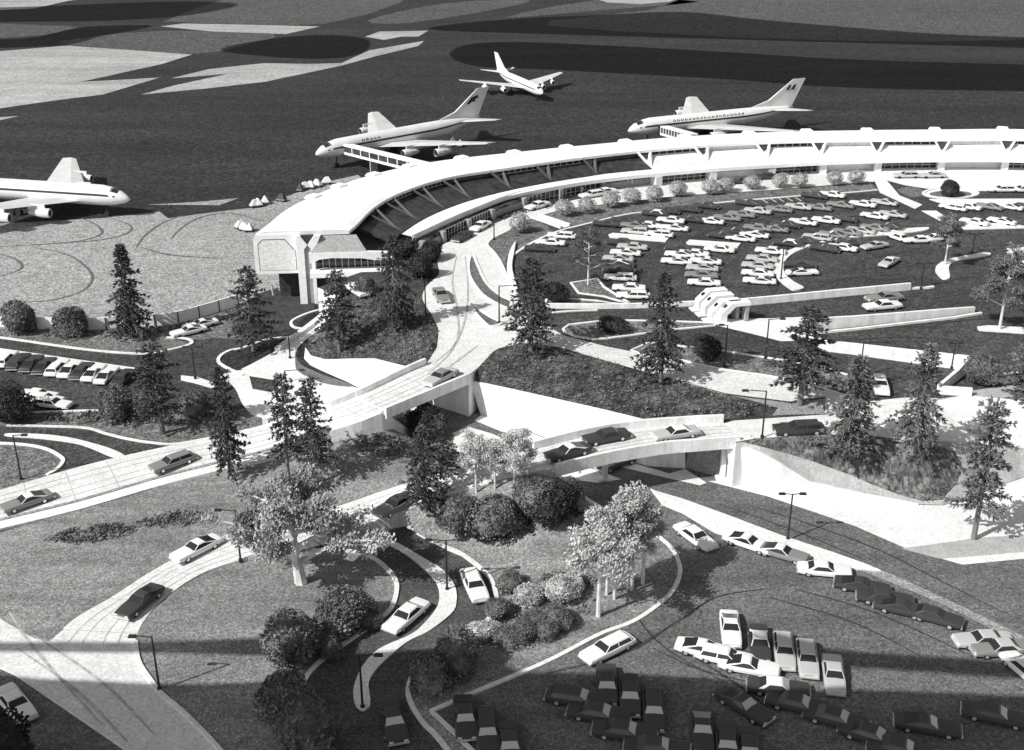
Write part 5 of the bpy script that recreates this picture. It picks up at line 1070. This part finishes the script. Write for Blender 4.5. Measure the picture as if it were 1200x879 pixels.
# ================================================================ AIRCRAFT
M_HULL = mat('aircraft_white', .78, ((.5, .05),), rough=.45); M_WING = mat('aircraft_wing_grey', .62, ((.4, .08),), rough=.5); M_STRIPE = mat('aircraft_stripe', .03, (), rough=.5)
def airliner(nose, tail, label, emblem=0, letters=0, Lref=46.0, wx=0, sc=1.0):
    v = nose - tail; L = Vector((v.x, v.y, 0)).length; s = L / Lref * sc; t = empty('airliner', (nose.x, nose.y, 0), math.atan2(v.y, v.x)); t.scale = (s, s, s)
    tag(t, label, 'airliner', 'airliners on the apron'); zc = 4.1; Rr = 1.9
    st = [(0, .12, -.55), (-.6, .62, -.42), (-1.6, 1.1, -.25), (-3.2, 1.58, -.08), (-5.5, 1.86, 0), (-9, 1.9, 0), (-20, 1.9, 0), (-31, 1.9, 0), (-36, 1.6, .25), (-40, 1.15, .6), (-44, .6, 1.0), (-46, .2, 1.2)]
    m = MB(); n = 18; V = [(x, r * math.cos(2 * math.pi * k / n), zc + dz + r * 1.06 * math.sin(2 * math.pi * k / n)) for x, r, dz in st for k in range(n)]
    Fc = [(i * n + k, i * n + (k + 1) % n, (i + 1) * n + (k + 1) % n, (i + 1) * n + k) for i in range(len(st) - 1) for k in range(n)] + [tuple(range(n)), tuple((len(st) - 1) * n + k for k in range(n))]
    m.add(V, Fc); fu = m.build('fuselage', M_HULL, t, True); fixn(fu.data)
    def at_x(x):
        for (a, b) in zip(st, st[1:]):
            if b[0] <= x <= a[0]:
                f = (x - a[0]) / (b[0] - a[0]); return a[1] + (b[1] - a[1]) * f, a[2] + (b[2] - a[2]) * f
        return st[-1][1:]
    def band(name, x0, x1, a0, a1, mt, k=14, off=.025):
        for sd in (1, -1):
            V = []; 
            for i in range(k + 1):
                x = x0 + (x1 - x0) * i / k; r, dz = at_x(x); r += off
                for a in (a0, (a0 + a1) / 2, a1): V.append((x, sd * r * math.cos(R(a)), zc + dz + r * 1.06 * math.sin(R(a))))
            f = [(3 * i + j, 3 * i + j + 1, 3 * i + j + 4, 3 * i + j + 3) for i in range(k) for j in (0, 1)]
            new_obj(name, mesh(name, V, f, mt, True), fu)
    band('cheatline', -2.4, -41, 8, 19, M_STRIPE, 24)
    band('cockpit_window', -2.0, -3.4, 44, 88, M_STRIPE, 4, .03)
    if letters:
        r = random.Random(letters); m = MB(); x = -11.0
        for _ in range(letters):
            rr, dz = at_x(x); 
            for sd in (1, -1):
                for q in range(2):
                    a0 = 27; a1 = 27 + r.choice((9, 11, 16)); xx = x - q * .38
                    p = [(xx + dx, sd * (rr + .03) * math.cos(R(a)), zc + dz + (rr + .03) * 1.06 * math.sin(R(a))) for dx, a in ((0, a0), (-.2, a0), (-.2 - .2, a1), (-.2, a1))]
                    m.add(p, [(0, 1, 2, 3)])
            x -= 1.05
        m.build('lettering', M_STRIPE, fu)
    def surf(name, root_le, root_te, tip_le, tip_te, th, mt, par=t):
        """tapered lifting surface with thickness"""
        V = []
        for le, te, k in ((root_le, root_te, th), (tip_le, tip_te, th * .4)):
            le, te = Vector(le), Vector(te); up = Vector((0, 0, 1)) if abs((Vector(tip_le) - Vector(root_le)).z) < abs((Vector(tip_le) - Vector(root_le)).y) else Vector((0, 1, 0))
            c = le.lerp(te, .35); V += [le, c + up * k / 2, te, c - up * k / 2]
        return new_obj(name, fixn(mesh(name, V, [(0, 1, 5, 4), (1, 2, 6, 5), (2, 3, 7, 6), (3, 0, 4, 7), (3, 2, 1, 0), (4, 5, 6, 7)], mt)), par)
    for sd in (1, -1):
        wg = surf('wing', (-14.5 + wx, sd * 1.3, 3.1), (-25.5 + wx, sd * 1.3, 3.1), (-29.2 + wx, sd * 21.8, 5.0), (-32.3 + wx, sd * 21.8, 5.0), 1.0, M_WING)
        for y, x in ((8.2, -18.2 + wx), (14.2, -22.6 + wx)):
            z = 3.1 + (y - 1.3) * .093 - 1.35; m = MB(); n = 12
            prof = [(1.2, .78), (.9, .88), (-.6, .9), (-2.2, .66), (-3.2, .42)]
            Vv = [(x + a, sd * y + r * math.cos(2 * math.pi * k / n), z + r * math.sin(2 * math.pi * k / n)) for a, r in prof for k in range(n)]
            m.add(Vv, [(i * n + k, i * n + (k + 1) % n, (i + 1) * n + (k + 1) % n, (i + 1) * n + k) for i in range(4) for k in range(n)] + [tuple(4 * n + k for k in range(n))])
            m.box((x - 1.6, sd * y, z + 1.05), (3.6, .22, 1.1))
            k0 = len(m.v); m.add([(x + .9, sd * y + .7 * math.cos(2 * math.pi * k / n), z + .7 * math.sin(2 * math.pi * k / n)) for k in range(n)], [tuple(range(n))], 1)
            m.build('engine', [M_HULL, M_STRIPE], wg)
        surf('stabilizer', (-39.2, sd * .7, 5.0), (-44.3, sd * .4, 5.2), (-44.6, sd * 7.2, 5.7), (-46.8, sd * 7.2, 5.7), .4, M_WING)
        m = MB(); m.tube([(-22.8, sd * 3.3, 3.2), (-22.8, sd * 3.3, .6)], .2, 8)
        for q in (-.75, .75): m.tube([(-22.8 + q, sd * 3.3 - .45, .6), (-22.8 + q, sd * 3.3 + .45, .6)], .6, 12)
        m.build('landing_gear', M_DARK, t)
    m = MB(); m.tube([(-5.2, 0, 2.6), (-5.2, 0, .45)], .14, 8); m.tube([(-5.2, -.35, .45), (-5.2, .35, .45)], .45, 12); m.build('landing_gear', M_DARK, t)
    V = [(-33.5, 0, zc + 1.95), (-38.6, 0, zc + 3.3), (-45.4, 0, zc + 7.9), (-48.9, 0, zc + 7.9), (-45.4, 0, zc + 1.5), (-38, 0, zc + 1.2)]
    Vf = [(x, .22 if i not in (0, 2, 3) else .07, z) for i, (x, y, z) in enumerate(V)]; Vb = [(x, -y, z) for x, y, z in Vf]; n = 6
    fin = new_obj('tail_fin', fixn(mesh('tail_fin', Vf + Vb, [tuple(range(n)), tuple(range(2 * n - 1, n - 1, -1))] + [(i, (i + 1) % n, n + (i + 1) % n, n + i) for i in range(n)], M_HULL)), t)
    if emblem:
        shapes = {1: [[(-42.0, 4.7), (-43.4, 6.0), (-45.4, 6.4), (-45.5, 5.8), (-44.5, 5.5), (-44.5, 4.9), (-43.6, 5.1), (-42.6, 4.5)]], 2: [[(-43.2, 5.4), (-44.2, 6.6), (-44.8, 6.6), (-44.1, 5.4)], [(-44.8, 5.4), (-45.5, 6.6), (-46.3, 6.6), (-45.6, 5.4)]]}[emblem]
        m = MB()
        for sh in shapes:
            for sd in (1, -1):
                k = len(m.v); m.add([(x, sd * .24, zc + z) for x, z in sh], [tuple(range(len(sh)))])
        m.build('emblem', M_STRIPE, fin)
    return t
airliner(at(152.5, 235, 3.6), at(-97, 210, 5.3), 'white airliner on the left, nose pointing right, its tail outside the picture', wx=5)
airliner(at(370, 182.5, 3.6), at(562, 139, 5.3), 'white airliner docked at the glazed jet bridge, dark bird emblem on the fin', 1, 5)
airliner(at(636, 106.5, 3.6), at(589, 80, 5.3), 'white airliner taxiing alone on the dark airfield far behind the terminal', sc=1.15)
airliner(at(736, 155, 3.6), at(929, 127.5, 5.3), 'white lettered airliner parked right behind the terminal roof', 2, 19)
# jet bridges
def jetbridge(p0, p1, label, wd=2.1, ht=2.3):
    v = p1 - p0; L = v.length; t = empty('jet_bridge', (p0.x, p0.y, 0), math.atan2(v.y, v.x)); tag(t, label, 'jet bridge', 'jet bridges')
    z0, z1 = p0.z, p1.z; sl = lambda x: z0 + (z1 - z0) * x / L
    def bar(m, x0, x1, y0, y1, za, zb):
        m.add([(x, y, sl(x) + z) for x in (x0, x1) for y in (y0, y1) for z in (za, zb)], [(0, 1, 3, 2), (4, 6, 7, 5), (0, 4, 5, 1), (2, 3, 7, 6), (0, 2, 6, 4), (1, 5, 7, 3)])
    m = MB(); bar(m, 0, L, -wd / 2, wd / 2, ht - .35, ht); o = m.build('roof', M_ROOF, t); fixn(o.data)
    m = MB(); bar(m, 0, L, -wd / 2, wd / 2, 0, .55); o = m.build('floor', M_ROOF, t); fixn(o.data)
    m = MB(); bar(m, .1, L - .1, -wd / 2 + .12, wd / 2 - .12, .55, ht - .35); o = m.build('glazing', mat('bridge_glass', .06, ((.8, .6),), rough=.2, spec=.5), t); fixn(o.data)
    n = 11
    for i in range(n):
        x = (L - .3) * i / (n - 1); m = MB()
        for y in (-wd / 2, wd / 2 - .14): bar(m, x, x + .3, y, y + .14, .5, ht - .3)
        o = m.build('window_post', M_ROOF, t); fixn(o.data)
    m = MB(); bar(m, -1.0, 0, -wd / 2 - .3, wd / 2 + .3, -.2, ht + .1); o = m.build('boarding_hood', M_DARK, t); fixn(o.data)
    m = MB(); m.box((L * .3, 0, sl(L * .3) / 2), (.5, 1.8, sl(L * .3))); m.build('support', M_PANEL, t)
jetbridge(at(407, 180, 3.2), at(518, 208, 6.4), 'white jet bridge with a row of dark windows reaching the left docked airliner')
jetbridge(at(778, 158, 3.4), at(812, 168, 6.4), 'white jet bridge seen over the roof at the lettered airliner')
# ================================================================ PEOPLE AND CARTS
def person_mesh(seed):
    r = random.Random(seed); sk = {'pel': (0, 0, .95, .15), 'wst': (0, 0, 1.1, .135), 'chs': (0, 0, 1.32, .165), 'nck': (0, 0, 1.5, .06), 'hd0': (0, .01, 1.58, .09), 'hd1': (0, .02, 1.70, .095)}
    st = r.uniform(.05, .2)
    for s, n in ((1, 'l'), (-1, 'r')):
        sk[n + 'hip'] = (s * .1, 0, .9, .1); sk[n + 'kn'] = (s * .11, s * st * .6, .5, .07); sk[n + 'an'] = (s * .11, s * st - .03, .08, .05); sk[n + 'to'] = (s * .12, s * st + .12, .04, .04)
        sk[n + 'sh'] = (s * .2, 0, 1.42, .065); sk[n + 'el'] = (s * .26, -s * st * .5, 1.14, .048); sk[n + 'wr'] = (s * .27, -s * st * .6 + .07, .9, .036); sk[n + 'ha'] = (s * .27, -s * st * .6 + .1, .82, .04)
    names = list(sk); E_ = [('pel', 'wst'), ('wst', 'chs'), ('chs', 'nck'), ('nck', 'hd0'), ('hd0', 'hd1')]
    for n in 'lr': E_ += [('pel', n + 'hip'), (n + 'hip', n + 'kn'), (n + 'kn', n + 'an'), (n + 'an', n + 'to'), ('chs', n + 'sh'), (n + 'sh', n + 'el'), (n + 'el', n + 'wr'), (n + 'wr', n + 'ha')]
    me = bpy.data.meshes.new('body'); me.from_pydata([sk[n][:3] for n in names], [(names.index(a), names.index(b)) for a, b in E_], [])
    o = bpy.data.objects.new('body_source', me); COL.objects.link(o); o.modifiers.new('skin', 'SKIN'); s_ = o.modifiers.new('sub', 'SUBSURF'); s_.levels = 1
    for i, n in enumerate(names): me.skin_vertices[0].data[i].radius = (sk[n][3], sk[n][3])
    me.skin_vertices[0].data[0].use_root = True
    dg = bpy.context.evaluated_depsgraph_get(); out = bpy.data.meshes.new_from_object(o.evaluated_get(dg)); bpy.data.objects.remove(o); out.name = 'body'
    return out
PM = [person_mesh(1), person_mesh(2)]; M_SKIN = mat('skin', .4, ()); M_HAIR = mat('dark_hair', .03, ())
CL = {'white': mat('white_clothes', .8, ()), 'dark': mat('dark_clothes', .04, ()), 'grey': mat('grey_clothes', .35, ())}
def person(px, py, c, label, z):
    b = at(px, py, z); t = empty('person', b, px * .7); tag(t, label, 'person', 'people outside the terminal')
    me = PM[int(px) % 2].copy(); me.materials.clear(); me.materials.append(CL[c]); me.materials.append(M_SKIN)
    for p in me.polygons:
        p.use_smooth = True
        if p.center.z > 1.5 or (p.center.z < .88 and abs(p.center.x) > .2): p.material_index = 1
    new_obj('body', me, t)
    bm = bmesh.new(); bmesh.ops.create_uvsphere(bm, u_segments=10, v_segments=6, radius=.115); h = bpy.data.meshes.new('hair'); bmesh.ops.translate(bm, verts=bm.verts, vec=(0, -.02, 1.735)); bm.to_mesh(h); bm.free(); h.materials.append(M_HAIR); new_obj('hair', h, t)
for px, py, c, l in ((735, 219, 'white', 'person in white, left one of a pair on the terminal pavement'), (740, 218.5, 'white', 'person in white, right one of a pair on the terminal pavement'), (757, 215, 'white', 'person in white alone by a grey pier of the terminal'), (771, 213, 'white', 'person in white beside the dark glass bay above the round shrubs'), (786, 211, 'white', 'person in white walking towards the middle piers'),
                     (939, 203, 'dark', 'person in dark clothes, left of three by the white panel'), (943, 203, 'dark', 'person in dark clothes, middle of three by the white panel'), (948, 202.5, 'dark', 'person in dark clothes, right of three by the white panel'), (619, 238, 'white', 'person in white near the kerbside white car'), (682, 228, 'white', 'person in white behind the first round shrubs'),
                     (513, 267, 'white', 'person in white at the shaded end of the canopy'), (525, 270, 'white', 'person in white in front of the shaded planting'), (540, 263, 'grey', 'person in grey at the shaded bend of the canopy')):
    person(px, py, c, l, ZP)
for px, py, l in ((320, 346, 'person in pale clothes under the raised end of the terminal'), (329, 345, 'person in pale clothes right of another under the raised terminal end')): person(px, py, 'white', l, 0)
def cart(px, py, c, label):
    b = at(px, py, 0); t = empty('baggage_cart', b, px * .37); tag(t, label, 'baggage cart', 'baggage carts on the apron')
    m = MB(); m.box((0, 0, .5), (2.2, 1.3, .18)); m.build('bed', M_PANEL, t)
    m = MB(); m.add([(-1.05, -.6, .6), (1.05, -.6, .6), (1.05, .6, .6), (-1.05, .6, .6), (-.5, -.1, 1.75), (.3, -.1, 1.75), (.3, .1, 1.75), (-.5, .1, 1.75)], [(3, 2, 1, 0), (4, 5, 6, 7), (0, 1, 5, 4), (1, 2, 6, 5), (2, 3, 7, 6), (3, 0, 4, 7)]); m.build('cover', M_ROOF if c else M_DARK, t)
    for x in (-.75, .75):
        for y in (-.55, .55):
            m = MB(); m.tube([(x, y - .08, .24), (x, y + .08, .24)], .24, 10); m.build('wheel', M_TYRE, t)
for px, py, c, l in ((299, 243, 1, 'white covered cart, left of the pair on the apron edge'), (303, 242, 1, 'white covered cart, right of the pair on the apron edge'), (311, 239, 1, 'white covered cart just beyond the pair, towards the terminal roof'), (330, 236, 0, 'dark cart beside the terminal roof edge'),
                     (352, 224, 0, 'dark cart at the left of the cluster behind the terminal roof'), (358, 222, 1, 'white cart second in the cluster behind the terminal roof'), (364, 221, 1, 'white cart in the middle of the cluster behind the roof'), (372, 219, 1, 'white cart at the right of the cluster behind the roof'), (383, 216, 1, 'single white cart close to the nose of the docked airliner'),
                     (282, 268, 1, 'white cart, left of three near the terminal end wall'), (287, 271, 1, 'white cart, middle of three near the terminal end wall'), (293, 271, 1, 'white cart, right of three near the terminal end wall'), (531, 168, 1, 'small white cart by the wing of the docked airliner'), (539, 172, 1, 'white cart under the tail of the docked airliner')):
    cart(px, py, c, l)
# ================================================================ CLOUD SHADE: unseen flat slabs, cut to the shadow outlines they cast
M_CLOUD = mat('cloud', .85, ((.02, .1),))
def cloud(poly, alt, seed, z=0.0):
    p = cr(poly, 4, True); r = random.Random(seed); up_ = -TRAVEL * ((alt - z) / -TRAVEL.z)
    Pw = [at(x, y, z) + up_ for x, y in p]; vs, fs = cdt([(q.x, q.y) for q in Pw], []); n = len(Pw)
    V = [(v.x, v.y, alt) for v in vs]; k = len(V); Fc = [tuple(f) for f in fs] + [tuple(i + k for i in f) for f in fs]; c = sum(Pw, Vector()) / n
    V += [(c.x + (v.x - c.x) * .98, c.y + (v.y - c.y) * .98, alt + .9) for v in vs]
    o = new_obj('cloud_shadow_slabs', fixn(mesh('cloud_shadow_slabs', V, Fc, M_CLOUD))); o['kind'] = 'stuff'; return o
cloud([(-260, 798), (30, 800), (180, 806), (300, 802), (352, 786), (385, 770), (430, 768), (500, 764), (560, 770), (600, 790), (660, 792), (760, 795), (850, 801), (900, 816), (1000, 813), (1100, 816), (1250, 822), (1400, 828), (1400, 1050), (700, 1060), (-260, 1060)], 82, 1)
cloud([(-200, 755), (0, 757), (70, 756), (160, 757), (320, 752), (420, 757), (330, 768), (200, 766), (110, 765), (0, 764), (-200, 764)], 84, 2)
cloud([(880, 745), (960, 764), (1060, 772), (1200, 782), (1330, 792), (1330, 800), (1200, 796), (1060, 786), (950, 776)], 88, 4)
cloud([(258, 58), (320, 45), (380, 41), (425, 45), (432, 54), (418, 64), (380, 69), (310, 66)], 140, 6)
cloud([(527, 65), (545, 53), (600, 49), (700, 53), (850, 61), (1000, 70), (1250, 77), (1400, 80), (1400, 112), (1250, 108), (1000, 103), (850, 93), (650, 82), (560, 78)], 130, 7)
cloud([(500, 34), (600, 22), (700, 18), (800, 14), (900, 24), (1100, 40), (1300, 48), (1300, 58), (1060, 52), (850, 46), (640, 40)], 150, 8)
cloud([(-150, 14), (30, 8), (160, 3), (240, 2), (280, 6), (220, 18), (130, 24), (0, 26), (-150, 28)], 160, 9)
cloud([(-150, 46), (20, 46), (95, 32), (180, 30), (120, 42), (60, 54), (-150, 58)], 165, 10)
